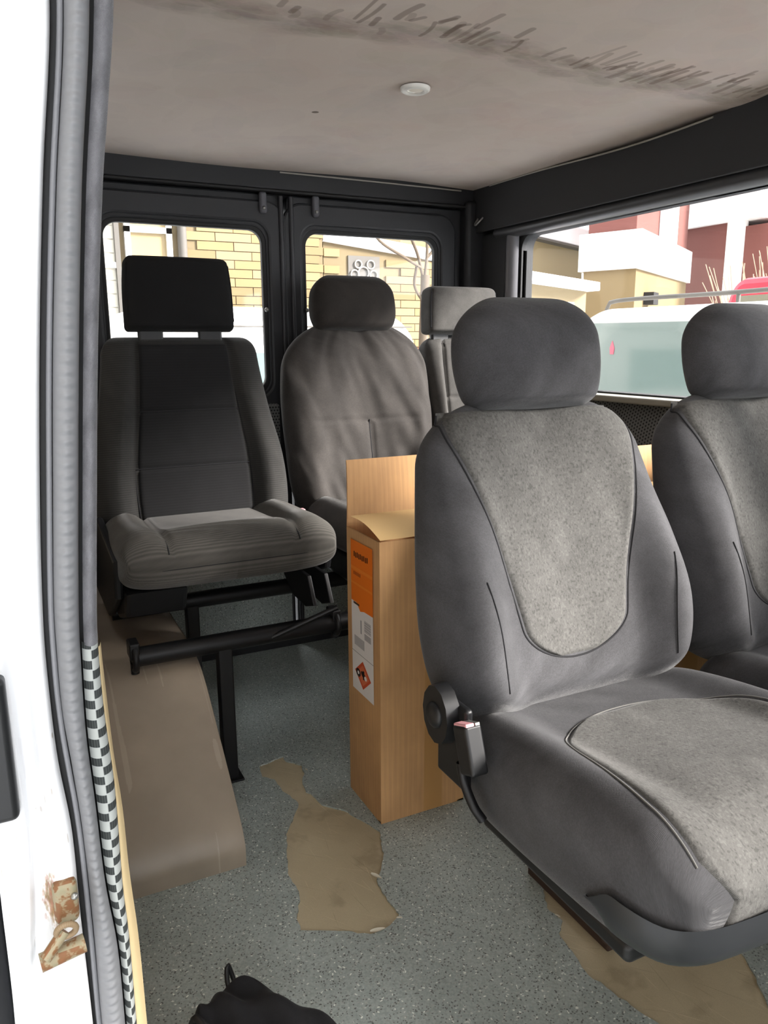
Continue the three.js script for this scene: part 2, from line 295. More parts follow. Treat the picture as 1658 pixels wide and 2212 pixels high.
// ---------------------------------------------------------------- right wall
function sideWindow(name, label, x, z0, z1, y0, y1) {
  const g = struct(name, label);
  part(g, 'window_pane', extrX(rrect(z0 - 0.01, z1 + 0.01, y0 - 0.01, y1 + 0.01, 0.05), x - 0.002, 0.004), M.glass);
  const s = rrect(z0 - 0.02, z1 + 0.02, y0 - 0.02, y1 + 0.02, 0.06); s.holes.push(rrect(z0, z1, y0, y1, 0.045, THREE.Path));
  part(g, 'gasket', extrX(s, x - 0.012, 0.024, 0.004), M.gasket);
  return g;
}
{
  const g = struct('wall_right', 'dark trimmed van side wall with a long window above mesh cloth');
  const s = poly([[-2.62, -0.08], [2.2, -0.08], [2.2, 1.70], [-2.62, 1.70]]);
  const wins = [[-2.36, -0.72], [-0.52, 0.72], [0.92, 2.05]];
  for (const [a, b] of wins) s.holes.push(rrect(a, b, 0.95, 1.475, 0.05, THREE.Path));
  part(g, 'wall_panel', extrX(s, 1.72, 0.05), M.trimDark);
  // header fascia under the headliner, slightly buckled upper edge
  const fs = new THREE.Shape(); fs.moveTo(-2.60, 1.505); fs.lineTo(2.2, 1.505); fs.lineTo(2.2, 1.672);
  for (let i = 40; i >= 0; i--) { const z = lerp(-2.6, 0.5, i / 40); fs.lineTo(z, 1.662 - 0.016 * Math.exp(-(((z + 1.75) / 0.35) ** 2)) + 0.006 * sstep(-1.5, -1.3, z)); }
  part(g, 'header_fascia', extrX(fs, 1.655, 0.014, 0.003), M.trimDark, 'charcoal header board');
  part(g, 'fascia_bead', tube([...Array(30)].map((_, i) => { const z = lerp(-2.47, -1.49, i / 29); return [1.650, 1.654 - 0.016 * Math.exp(-(((z + 1.75) / 0.35) ** 2)) + 0.001, z]; }), 0.0026), M.lightBead, 'thin pale edge bead');
  // rolled padded rail over the window
  part(g, 'padded_rail', grid(12, 60, (u, v) => { const a = lerp(-0.5, Math.PI + 0.3, u); return [1.705 - 0.035 * Math.sin(a), 1.495 + 0.022 * Math.cos(a), lerp(-2.47, 2.1, v)]; }), std(0x3a3a3c, 0.4), 'padded dark rail');
  // pillar trim at the rear edge of the window
  part(g, 'pillar_trim', extrX(poly([[-2.60, 0.9], [-2.44, 0.9], [-2.40, 1.50], [-2.60, 1.50]]), 1.685, 0.03, 0.006), M.trimDark);
  part(g, 'pillar_roll', grid(10, 12, (u, v) => { const a = lerp(0, Math.PI, u); return [1.712 - 0.03 * Math.sin(a), lerp(0.94, 1.48, v), -2.395 + 0.028 * Math.cos(a)]; }), std(0x6b6b6f, 0.35), 'grey rounded pillar edge');
  // sill and mesh cloth below the window
  part(g, 'sill', bx(1.655, 1.725, 0.925, 0.945, -2.42, 2.1, 0.006), std(0x9b9688, 0.5), 'pale window sill');
  part(g, 'mesh_panel', grid(8, 90, (u, v) => { const a = u * Math.PI / 2; return [1.715 - 0.045 * Math.sin(a * 0.9 + 0.1), lerp(0.935, 0.72, u), lerp(-2.55, 2.1, v), u * 0.22, v * 4.65]; }), M.meshCloth, 'perforated net cloth');
  part(g, 'lower_panel', bx(1.69, 1.72, 0.0, 0.72, -2.58, 2.1, 0.005), M.trimDark);
  const hk = part(g, 'coat_hook', tube([[1.655, 1.553, -2.515], [1.640, 1.538, -2.520], [1.634, 1.528, -2.530], [1.640, 1.534, -2.545], [1.655, 1.553, -2.548]], 0.004), M.steel, 'chrome hook');
  sideWindow('window_1', 'long side window pane over the mesh cloth panel', 1.735, ...wins[0], 0.95, 1.475);
  sideWindow('window_2', 'middle side window pane beside the sliding door row', 1.735, ...wins[1], 0.95, 1.475);
  sideWindow('window_3', 'cab door window pane on the window wall side', 1.735, ...wins[2], 0.95, 1.475);
}
// ---------------------------------------------------------------- left wall behind and ahead of the door opening
{
  const g = struct('wall_left', 'van side wall behind the sliding door opening with a beige lower panel');
  const back = poly([[-2.62, -0.08], [-0.66, -0.08], [-0.66, 1.70], [-2.62, 1.70]]);
  back.holes.push(rrect(-2.36, -0.86, 0.99, 1.475, 0.05, THREE.Path));
  part(g, 'wall_panel', extrX(back, 0.01, 0.03), M.trimDark);
  const fr = poly([[0.72, -0.08], [2.2, -0.08], [2.2, 1.70], [0.72, 1.70]]); fr.holes.push(rrect(0.92, 2.05, 0.85, 1.5, 0.05, THREE.Path));
  part(g, 'front_panel', extrX(fr, 0.06, 0.05), M.trimDark);
  part(g, 'door_header', bx(0.05, 0.11, 1.60, 1.70, -0.66, 0.72), M.trimDark);
    part(g, 'lower_panel', bx(0.035, 0.05, 0.0, 0.96, -2.58, -0.68, 0.006), M.beigePanel, 'beige lower panel');
  sideWindow('window_4', 'rear side window pane above the beige panel, behind the door post', 0.025, -2.36, -0.86, 0.99, 1.475);
  sideWindow('window_5', 'cab door window pane ahead of the sliding door opening', 0.085, 0.92, 2.05, 0.85, 1.5);
}
// ---------------------------------------------------------------- front end of the van
{
  const g = struct('wall_front', 'front bulkhead of the cab with the windscreen opening');
  const s = poly([[0.04, -0.08], [1.78, -0.08], [1.78, 1.72], [0.04, 1.72]]); s.holes.push(rrect(0.12, 1.70, 0.72, 1.6, 0.08, THREE.Path));
  part(g, 'bulkhead', extrZ(s, 2.2, 0.05), M.trimDark);
  const w = struct('window_6', 'windscreen pane of the van');
  part(w, 'window_pane', extrZ(rrect(0.10, 1.72, 0.70, 1.62, 0.08), 2.224, 0.004), M.glass);
}
// ---------------------------------------------------------------- rear doors
{
  const h = struct('wall_rear', 'dark steel header and corner posts around the rear doors');
  part(h, 'header_beam', bx(0.0, 1.76, 1.60, 1.70, -2.66, -2.585, 0.008), M.doorDark);
  part(h, 'header_rebate', bx(0.0, 1.76, 1.55, 1.64, -2.70, -2.662, 0.004), M.doorDark);
  part(h, 'header_lip', bx(0.1, 1.7, 1.592, 1.602, -2.60, -2.575, 0.004), M.gasket);
  part(h, 'headliner_bead', tube([[0.9, 1.656, -2.581], [1.2, 1.655, -2.581], [1.6, 1.652, -2.581]], 0.0026), M.lightBead, 'thin pale edge bead');
  part(h, 'corner_post', bx(1.615, 1.76, -0.08, 1.62, -2.68, -2.56, 0.02), M.doorDark);
  part(h, 'corner_post', bx(0.0, 0.2, -0.08, 1.62, -2.68, -2.585, 0.02), M.doorDark);
  part(h, 'sill_beam', bx(0.06, 1.76, -0.1, 0.03, -2.68, -2.58, 0.01), M.doorDark);
  const doors = [['door_1', 'dark rear door leaf whose window backs the boxy black headrest', 0.20, 0.917, 0.334, 0.839, 1], ['door_2', 'dark rear door leaf whose window shows the bare tree', 0.929, 1.63, 0.997, 1.509, -1]];
  for (const [nm, lb, x0, x1, a, b, sg] of doors) {
    const g = struct(nm, lb);
    const s = rrect(x0, x1, 0.03, 1.592, 0.02); s.holes.push(rrect(a - 0.012, b + 0.012, 0.938, 1.487, 0.05, THREE.Path));
    part(g, 'door_panel', extrZ(s, -2.66, 0.05, 0.006), M.doorDark);
    // raised pressing round the window
    const p = rrect(a - 0.085, b + 0.085, 0.88, 1.57, 0.07); p.holes.push(rrect(a - 0.02, b + 0.02, 0.925, 1.50, 0.055, THREE.Path));
    part(g, 'window_surround', extrZ(p, -2.625, 0.024, 0.008), std(0x232427, 0.5), 'pressed dark window surround');
    const k = rrect(a - 0.02, b + 0.02, 0.92, 1.498, 0.055); k.holes.push(rrect(a, b, 0.95, 1.475, 0.045, THREE.Path));
    part(g, 'gasket', extrZ(k, -2.64, 0.026, 0.005), M.gasket);
    part(g, 'window_pane', extrZ(rrect(a - 0.01, b + 0.01, 0.94, 1.485, 0.05), -2.638, 0.004), M.glass);
    const xe = sg > 0 ? x1 - 0.012 : x0 + 0.012;
    part(g, 'edge_seal', rod([xe, 0.04, -2.602], [xe, 1.585, -2.602], 0.009), std(0x2a2a2d, 0.45));
    part(g, 'lower_trim', bx(x0 + 0.03, x1 - 0.04, 0.36, 0.90, -2.615, -2.59, 0.01), M.meshCloth, 'perforated net cloth');
    part(g, 'kick_panel', bx(x0 + 0.01, x1 - 0.005, 0.0, 0.355, -2.615, -2.595, 0.004), M.vinyl, 'flecked vinyl kick panel');
    const hx = sg > 0 ? 0.842 : 1.028, hg = part(g, 'latch_strap', bx(hx - 0.013, hx + 0.013, 1.525, 1.595, -2.605, -2.585, 0.011), std(0x55555a, 0.5), 'grey rounded latch strap');
    part(hg, 'rivet', new THREE.SphereGeometry(0.006, 10, 8).translate(hx, 1.542, -2.584), M.steel);
    const kx = sg > 0 ? 0.846 : 0.992; part(g, 'stay_knob', new THREE.SphereGeometry(0.008, 12, 8).translate(kx, 1.218, -2.605), M.steel);
  }
}
// ---------------------------------------------------------------- door post at the edge of the opening
{
  const g = struct('trim_1', 'white painted door post with grey ribbed seal and checked edging');
  const C = (a) => curve(a.map(([x, y]) => [y, x]).sort((p, q) => p[0] - q[0]));
  const fold = C([[0.055, 1.6], [0.042, 1.326], [0.027, 1.209], [0, 0.982], [-0.006, 0.911], [-0.007, 0.855], [-0.009, 0.781], [-0.012, 0.674], [-0.023, 0.537], [-0.03, 0.2]]);
  const wht = C([[0.07, 1.6], [0.057, 1.328], [0.043, 1.219], [0.03, 1.103], [0.019, 0.981], [0.013, 0.89], [0.012, 0.845], [0.013, 0.775], [0.018, 0.708], [0.018, 0.63], [0.019, 0.518], [0.02, 0.1]]);
  const sL = C([[0.08, 1.6], [0.066, 1.33], [0.051, 1.211], [0.039, 1.103], [0.028, 0.98], [0.022, 0.907], [0.0205, 0.873], [0.020, 0.813], [0.023, 0.764], [0.026, 0.705], [0.027, 0.609], [0.026, 0.515], [0.026, 0.1]]);
  const sR = C([[0.10, 1.6], [0.083, 1.333], [0.068, 1.212], [0.057, 1.103], [0.046, 0.978], [0.04, 0.904], [0.038, 0.87], [0.036, 0.793], [0.038, 0.727], [0.040, 0.649], [0.045, 0.583], [0.0455, 0.506], [0.046, 0.1]]);
  const tR = C([[0.12, 1.6], [0.1, 1.336], [0.092, 1.276], [0.083, 1.213], [0.071, 1.102], [0.06, 0.976], [0.054, 0.902], [0.052, 0.868], [0.052, 0.805], [0.055, 0.739], [0.055, 0.687], [0.0545, 0.635], [0.056, 0.588], [0.056, 0.501], [0.056, 0.1]]);
  const bR = C([[0.055, 0.85], [0.0575, 0.76], [0.061, 0.703], [0.062, 0.641], [0.065, 0.575], [0.066, 0.496], [0.068, 0.1]]);
  const out = C([[-0.075, 1.6], [-0.085, 1.319], [-0.085, 0.9], [-0.06, 0.82], [-0.038, 0.74], [-0.040, 0.668], [-0.041, 0.546], [-0.05, 0.3]]);
  const Z0 = -0.62, Y0 = 0.0, Y1 = 1.62;
  const strip = (fn, nu, nv, y0 = Y0, y1 = Y1) => grid(nu, nv, (u, v) => { const y = lerp(y0, y1, v); return fn(u, y); });
  // painted post: stepped pressing, colour map of chips and rust at the foot
  const paint = std(0xffffff, 0.32, { map: canvasTex(512, 2048, (c, w, h) => {
    c.fillStyle = '#e2e3e5'; c.fillRect(0, 0, w, h); const Y = (y) => h - y / 1.62 * h;
    for (let i = 0; i < 300; i++) { c.fillStyle = `rgba(150,146,138,${rr(0.03, 0.12)})`; c.beginPath(); c.ellipse(rnd() * w, Y(rr(0.1, 0.85)), rr(1, 14), rr(3, 30), 0, 0, 7); c.fill(); }
    for (let i = 0; i < 60; i++) { c.fillStyle = `rgba(120,104,84,${rr(0.15, 0.5)})`; c.beginPath(); c.ellipse(rnd() * w, Y(rr(0.45, 0.8)), rr(1, 4), rr(1, 6), 0, 0, 7); c.fill(); }
    for (let i = 0; i < 1500; i++) { // rust bloom round the striker and at the foot
      const f = i % 3 === 0, g1 = rnd() + rnd() + rnd() - 1.5, g2 = rnd() + rnd() + rnd() - 1.5; c.fillStyle = `rgba(${rr(112, 160) | 0},${rr(84, 112) | 0},${rr(54, 78) | 0},${rr(0.08, 0.4)})`;
      c.beginPath(); c.arc(w * (f ? 0.55 + 0.07 * g1 : 0.86 + 0.06 * g1), Y(f ? 0.505 + 0.012 * g2 : 0.648 + 0.02 * g2), rr(0.6, 4), 0, 7); c.fill();
    }
  }) });
  const prof = [[0, -0.014], [0.35, -0.004], [0.60, -0.004], [0.70, -0.014], [0.80, -0.012], [0.86, 0.0], [0.97, 0.0], [1, -0.006]];
  const zOf = curve(prof);
  part(g, 'painted_post', strip((u, y) => { const o = out(y), f = fold(y), w = wht(y); const x = u < 0.75 ? lerp(o, f, u / 0.75) : lerp(f, w, (u - 0.75) / 0.25); return [x, y, Z0 + zOf(u), u, y / 1.62]; }, 60, 120), paint, 'white painted steel');
  part(g, 'post_back', strip((u, y) => [lerp(out(y), tR(y), u), y, Z0 - 0.045], 4, 40), M.trimDark);
  part(g, 'post_side', strip((u, y) => [out(y), y, Z0 - 0.014 - u * 0.9], 2, 60), M.white, 'white outer body skin');
  // narrow black gap with a thin grey lip
  part(g, 'seal_channel', strip((u, y) => { const a = wht(y), b = sL(y); return [lerp(a - 0.001, b + 0.004, u), y, Z0 - 0.012 + 0.002 * u]; }, 6, 100), M.gasket, 'black channel');
  part(g, 'channel_lip', tube([...Array(50)].map((_, i) => { const y = lerp(Y0, Y1, i / 49); return [lerp(wht(y), sL(y), 0.72), y, Z0 - 0.006]; }), 0.0022, 200, 8), std(0x77787c, 0.4), 'thin grey lip');
  part(g, 'ribbed_seal', strip((u, y) => { const a = sL(y), b = sR(y), rib = 0.0011 * Math.sin(y * 2 * Math.PI / 0.0085) * Math.sin(Math.PI * u), e = Math.sin(Math.PI * clamp(u, 0, 1)); return [lerp(a, b, u), y, Z0 - 0.006 + (0.012 + rib) * Math.pow(e, 0.6)]; }, 18, 1500), std(0x7c7d80, 0.5), 'grey ribbed rubber seal');
  part(g, 'fabric_edging', strip((u, y) => { const a = sR(y) + 0.003, b = tR(y), e = Math.sin(Math.PI * lerp(0.08, 1, u)); return [lerp(a, b, u), y, Z0 - 0.012 + 0.012 * Math.pow(e, 0.55) + 0.0006 * (vnoise(u * 9, y * 400, 255) - 0.5), u * 0.02, y]; }, 12, 900, 0.866), fab(0x88888d, softFabric, 0.08), 'fuzzy grey pile edging');
  const chk = dataTex(128, (u, v) => { const col = u < 0.5 ? 0 : 1, a = (v * 2 + col * 0.5) % 1; const on = a < 0.42; const th = ((u * 2) % 1) % 0.25 < 0.05; return on ? (th ? [70, 74, 72] : [44, 48, 48]) : [168, 172, 169]; });
  const cm = std(0xffffff, 0.85, { map: chk }); chk.repeat.set(1, 1 / 0.0345);
  part(g, 'checked_edging', strip((u, y) => { const a = sR(y) + 0.0015, b = tR(y), e = Math.sin(Math.PI * lerp(0.06, 1, u)); return [lerp(a, b, u), y, Z0 - 0.014 + 0.011 * Math.pow(e, 0.5), u, y]; }, 14, 200, 0.0, 0.868), cm, 'black and white checked edging');
  part(g, 'beige_return', strip((u, y) => [lerp(tR(y), bR(y), u), y, Z0 - 0.013 - 0.012 * u * u], 4, 60, 0.0, 0.86), std(0xc9b48a, 0.6), 'beige inner return');
  part(g, 'beige_side', strip((u, y) => [bR(y), y, Z0 - 0.025 - 0.03 * u], 2, 60, 0.0, 0.86), std(0xc9b48a, 0.6));
  const rustTex = rep(dataTex(128, (u, v) => { const a = fbm(u * 6, v * 6, 6, 4), b = sstep(0.45, 0.6, a); return [lerp(150, 118, b) + 30 * (a - 0.5), lerp(136, 84, b), lerp(110, 52, b)]; }), 0.03), rustM = std(0xffffff, 0.6, { map: rustTex, metalness: 0.2 });
  // striker: rusty bolt through a looped bracket
  const st = part(g, 'striker', metric(rod([-0.016, 0.609, -0.603], [0.0185, 0.612, -0.607], 0.0075)), rustM, 'rusty steel door striker');
  part(st, 'striker_pin', metric(rod([0.004, 0.632, -0.603], [-0.012, 0.617, -0.596], 0.0048)), rustM);
  part(st, 'striker_washer', new THREE.TorusGeometry(0.0075, 0.0025, 10, 24).rotateX(0.3).translate(0.0055, 0.634, -0.600), rustM);
  part(st, 'striker_plate', bx(-0.002, 0.0175, 0.628, 0.668, -0.626, -0.612, 0.006), rustM);
  part(st, 'screw', new THREE.SphereGeometry(0.003, 10, 8).translate(0.0145, 0.655, -0.611), M.steel);
  part(g, 'latch_block', bx(-0.07, -0.018, 0.735, 0.855, -0.65, -0.610, 0.006), M.plastic, 'black latch block');
  part(g, 'side_moulding', bx(-0.11, -0.044, 0.30, 0.68, -1.8, -0.66, 0.015), M.plastic, 'black rubber side moulding');
}
// ---------------------------------------------------------------- wheel arch cover
{
  const g = thing('wheel_arch_cover', 'brown-grey slanted panel boxed over the wheel arch beside the bench frame', 'panel', [0.055, 0, -1.445]);
  const pts = [[0, 0], [0, 0.05], [0.012, 0.075], [0.09, 0.145], [0.20, 0.232], [0.332, 0.325], [0.46, 0.348], [0.60, 0.35], [1.10, 0.35]];
  const yy = curve(pts.slice(1)); const top = [];
  for (let i = 0; i <= 60; i++) { const d = i / 60 * 1.1; top.push([d, yy(d)]); }
  const tm = std(0xffffff, 0.42, { map: rep(dataTex(512, (u, v, i, j) => { const n = fbm(u * 5, v * 5, 5, 5), sc = vnoise(u * 90, v * 3, 90) > 0.93 ? 14 : 0; return [156 + 40 * (n - 0.5) + sc, 143 + 36 * (n - 0.5) + sc, 127 + 32 * (n - 0.5) + sc]; }), 0.6) });
  part(g, 'slanted_panel', grid(10, 62, (u, v) => { const k = Math.round(v * 62), q = k === 0 ? [0, 0] : k === 1 ? [0, 0.03] : top[k - 2]; const taper = 0.323; const e = u > 0.93 ? 0.006 * ((u - 0.93) / 0.07) ** 2 : 0; return [u * taper, Math.max(0, q[1] - e), -q[0], u * 0.26, v * 1.2]; }), tm);
  const sp = poly([[0, 0], ...top, [1.1, 0]]); const sg = new THREE.ShapeGeometry(sp); sg.rotateY(Math.PI / 2); sg.translate(0.323, -0.004, 0);
  part(g, 'side_cheek', metric(sg), tm);
}
// ---------------------------------------------------------------- ceiling lamp
{
  const g = thing('ceiling_lamp', 'small round white flush lamp set in the stained headliner', 'lamp', [0.908, 1.661, -1.667]);
  const lat = (p) => new THREE.LatheGeometry(p.map(([r, y]) => new THREE.Vector2(r, y)), 40);
  part(g, 'bezel', lat([[0.019, -0.001], [0.022, -0.005], [0.028, -0.005], [0.033, -0.002], [0.034, 0.004]]), M.whiteTrim);
  part(g, 'lens', lat([[0, -0.006], [0.012, -0.005], [0.020, -0.001]]), std(0xfff8ea, 0.15), 'cream lens');
}

// ---------------------------------------------------------------- seats
function onSurf(front, pts, off = 0.0015, r = 0.0016, seg = 0) { // seam cord laid on a front surface; pts in (x, p)
  const c = new THREE.CatmullRomCurve3(pts.map(([x, p]) => v3(x, p, 0))), n = seg || pts.length * 10, o = [];
  for (let i = 0; i <= n; i++) { const q = c.getPoint(i / n); o.push([q.x, q.y, front(q.x, q.y) + off]); }
  return tube(o, r, n, 6);
}
// padded patch on a front surface: centre line cx(p), half width hw(p)
function patch(front, p0, p1, hw, cx = () => 0, lift = 0.005, nu = 40, nv = 70, toZ = false) {
  return grid(nu, nv, (u, v) => {
    const p = lerp(p0, p1, 0.5 - 0.5 * Math.cos(Math.PI * v)), a = Math.sin((u - 0.5) * Math.PI), w = hw(p), x = cx(p) + a * w, edge = Math.min((1 - Math.abs(a)) * w, (p - p0) + 0.0, (p1 - p)) / 0.012;
    const d = front(x, p) - 0.003 + (lift + 0.003) * sstep(0, 1, edge); return toZ ? [x, d, p, x, p] : [x, p, d, x, p];
  });
}
// --- front row: rounded velour seats with pale flecked inserts
function velourSeat(name, label, cx, group) {
  const g = thing(name, label, 'seat', [cx, 0, -0.70], group);
  // backrest
  const H = 0.515, W = curve([[0, 0.205], [0.06, 0.244], [0.14, 0.256], [0.24, 0.248], [0.36, 0.229], [0.43, 0.217], [0.515, 0.205]]), T = curve([[0, 0.045], [0.15, 0.055], [0.4, 0.05], [0.515, 0.045]]);
  const B = curve([[0, 0.03], [0.06, 0.05], [0.16, 0.06], [0.26, 0.045], [0.36, 0.02], [0.515, 0.0]]);
  const disp = (xn, p) => { const a = Math.abs(xn); return B(p) * sstep(0.45, 0.80, a) * (1 - Math.pow(a, 10)) - 0.018 * (1 - sstep(0.0, 0.6, a)) * sstep(0.03, 0.1, p); };
  const b = loft({ H, prof: ends(H, W, T, { r0: 0.05, r1: 0.10, c0: 0.03, c1: 0.12, tb: () => 0.075 }), n: 3.2, disp, N: 80, M: 120 });
  const back = part(g, 'backrest', b.g, M.velour, 'dark grey velour backrest'); back.position.set(0, 0.515, -0.235); back.rotation.x = -R(18);
  const hwc = curve([[0.075, 0.095], [0.12, 0.106], [0.195, 0.121], [0.31, 0.151], [0.40, 0.176], [0.455, 0.188], [0.505, 0.176]]), hw = (p) => hwc(p) * Math.sqrt(clamp(1 - (1 - clamp((p - 0.075) / 0.06, 0, 1)) ** 2, 0, 1));
  part(back, 'insert', patch(b.front, 0.075, 0.50, hw), M.insert, 'pale flecked insert');
  const edge = []; for (let i = 0; i <= 40; i++) { const p = lerp(0.495, 0.0752, Math.sin(i / 40 * Math.PI / 2)); edge.push([-hw(p), p]); } for (let i = 39; i >= 0; i--) { const p = lerp(0.495, 0.0752, Math.sin(i / 40 * Math.PI / 2)); edge.push([hw(p), p]); }
  part(back, 'seam', onSurf(b.front, edge, -0.0005, 0.0018, 260), M.seam);
  for (const s of [-1, 1]) part(back, 'seam', onSurf(b.front, [[s * 0.19, 0.22], [s * 0.178, 0.14], [s * 0.172, 0.05]], 0.0004, 0.0011), M.seam);
  // headrest
  const hh = 0.188, HW = curve([[0, 0.116], [0.03, 0.133], [0.07, 0.142], [0.11, 0.142], [0.15, 0.133], [0.188, 0.118]]);
  const hb = loft({ H: hh, prof: ends(hh, HW, () => 0.058, { r0: 0.022, r1: 0.07, c0: 0.014, c1: 0.06, tb: () => 0.05 }), n: 2.6, N: 50, M: 80, disp: (xn) => 0.012 * xn * xn * (1 - Math.pow(Math.abs(xn), 6)) });
  const hr = part(g, 'headrest', hb.g, M.velour, 'rounded dark grey headrest'); hr.position.set(0, 0.990, -0.375); hr.rotation.x = -R(10);
  for (const s of [-1, 1]) part(hr, 'headrest_post', rod([s * 0.05, -0.05, 0], [s * 0.05, 0.02, 0], 0.006), M.steel);
  // cushion
  const TB = 0.116, L = 0.475, CW = curve([[0, 0.225], [0.1, 0.242], [0.3, 0.252], [0.42, 0.25], [0.475, 0.244]]);
  const cB = curve([[0, 0.0], [0.08, 0.022], [0.25, 0.03], [0.42, 0.018], [0.5, 0.004]]);
  const cd = (xn, p) => { const a = Math.abs(xn); return cB(p) * sstep(0.5, 0.82, a) * (1 - Math.pow(a, 12)) + 0.012 * Math.exp(-(((p - 0.37) / 0.1) ** 2)) * (1 - a * a); };
  const cu = loft({ H: L, prof: ends(L, CW, () => 0.052, { r0: 0.03, r1: 0.085, c0: 0.02, c1: 0.045, tb: () => TB }), n: 4.2, disp: cd, N: 80, M: 120, toZ: true });
  const cm = part(g, 'cushion', cu.g, M.velour, 'dark grey velour cushion'); cm.position.set(0, 0.484, -0.245); cm.rotation.x = -R(4.6);
  const ch = (p) => { const t = clamp((p - 0.12) / 0.13, 0, 1); return lerp(0.175, 0.2, sstep(0.2, 0.44, p)) * Math.pow(1 - Math.pow(1 - t, 2.1), 0.5); };
  const st = []; for (let i = 0; i <= 70; i++) { const p = lerp(0.12, L, Math.sin(i / 70 * Math.PI / 2)); st.push([p, 1]); } for (let i = 1; i <= 14; i++) st.push([L - 0.05 * (i / 14) ** 2, -1]);
  let av = 0, ld = null; const arc = st.map(([p, sd]) => { const al = p > L - 0.085 ? Math.asin(clamp(1 - (L - p) / 0.085, 0, 1)) : 0, d = sd > 0 ? cu.front(0, p) : -TB * Math.cos(al); if (ld) av += Math.hypot(p - ld[0], d - ld[1]); ld = [p, d]; return av; });
  part(cm, 'insert', grid(44, st.length - 1, (u, v) => {
    const [p, side] = st[Math.round(v * (st.length - 1))], al = p > L - 0.085 ? Math.asin(clamp(1 - (L - p) / 0.085, 0, 1)) : 0, k = Math.cos(al), w = CW(p) - 0.045 * (1 - k), a = Math.sin((u - 0.5) * Math.PI), x = a * Math.min(ch(p), 0.86 * w), hw2 = ch(p);
    const e = Math.min((1 - Math.abs(a)) * hw2, side > 0 ? p - 0.12 : 1) / 0.012, off = -0.003 + 0.007 * sstep(0, 1, e);
    const d = side > 0 ? cu.front(x, p) : -0.095 * k * Math.pow(1 - Math.pow(Math.abs(x / w), 4.2), 1 / 4.2) * (TB / 0.095);
    return [x, d + side * off * k, p + off * Math.sin(al), x, arc[Math.round(v * (st.length - 1))]];
  }), M.insert, 'pale flecked insert');
  const ce = []; for (let i = 0; i <= 30; i++) { const p = lerp(0.455, 0.1202, Math.sin(i / 30 * Math.PI / 2)); ce.push([-ch(p), p]); } for (let i = 29; i >= 0; i--) { const p = lerp(0.455, 0.1202, Math.sin(i / 30 * Math.PI / 2)); ce.push([ch(p), p]); }
  { const c = new THREE.CatmullRomCurve3(ce.map(([x, p]) => v3(x, p, 0))), o = []; for (let i = 0; i <= 240; i++) { const q = c.getPoint(i / 240); o.push([q.x, cu.front(q.x, q.y) + 0.0005, q.y]); } part(cm, 'seam', tube(o, 0.0012, 240, 6), std(0x6e6d6a, 0.9), 'pale seam'); }
  // moulded valance wrapped round the cushion front
  const vx = curve([[0, 0], [0.5, 0.185], [0.66, 0.238], [0.80, 0.257], [1, 0.259]]), vz = curve([[0, 0.243], [0.5, 0.234], [0.66, 0.212], [0.80, 0.165], [1, 0.10]]);
  part(g, 'front_valance', grid(70, 16, (u, v) => { const a = u * 2 - 1, q = Math.abs(a), x = Math.sign(a) * vx(q), z = vz(q), t = sstep(1, 0.86, q); const inn = 0.10 * v * v * v, k = 1 - inn / 0.26, yt = 0.500 - 0.03 * (1 - t), yb = 0.418 + 0.045 * (1 - t); return [x * k, lerp(yt, yb, Math.sin(v * Math.PI / 2)), (z + 0.2) * k - 0.2 + 0.006 * Math.sin(v * Math.PI)]; }), M.valance, 'dark moulded front valance');
  part(g, 'seat_pan', bx(-0.2, 0.2, 0.36, 0.39, -0.2, 0.12, 0.01), M.plastic);
  return g;
}
{
  const seats = [['passenger_seat', 'grey velour seat with flecked oval insert and red belt buckle, beside the tall carton', 0.812], ['passenger_seat', 'grey velour seat with flecked insert under the long side window', 1.335]];
  const grp = undefined;
  seats.forEach(([n, l, x], i) => {
    const g = velourSeat(n, l, x, grp);
    if (i) return;
    // recliner knob, hinge and buckle on the aisle side
    const kn = part(g, 'recliner_knob', new THREE.CylinderGeometry(0.036, 0.038, 0.022, 12).rotateZ(Math.PI / 2).scale(1, 1.25, 1).translate(-0.272, 0.565, -0.205), M.plastic, 'black recliner knob');
    part(kn, 'knob_cap', new THREE.SphereGeometry(0.02, 16, 10).scale(0.5, 1, 1).translate(-0.283, 0.565, -0.205), M.plastic);
    part(g, 'hinge_plate', bx(-0.264, -0.25, 0.46, 0.59, -0.23, -0.15, 0.006), M.plastic);
    const bk = part(g, 'belt_buckle', bx(-0.014, 0.014, -0.038, 0.032, -0.018, 0.018, 0.005), M.plastic, 'black belt buckle');
    bk.position.set(-0.270, 0.548, -0.128); bk.rotation.x = -0.35;
    part(bk, 'release_button', bx(-0.0115, 0.003, 0.028, 0.0345, -0.017, 0.017, 0.002), M.redPlastic, 'faded red release button');
    part(bk, 'buckle_slot', bx(0.004, 0.012, 0.029, 0.034, -0.017, 0.017, 0.001), M.steel);
    part(g, 'buckle_stalk', tube([[-0.277, 0.52, -0.14], [-0.274, 0.49, -0.135], [-0.268, 0.46, -0.12], [-0.258, 0.44, -0.11]], 0.007), M.blackMetal, 'black buckle stalk');
  });
}
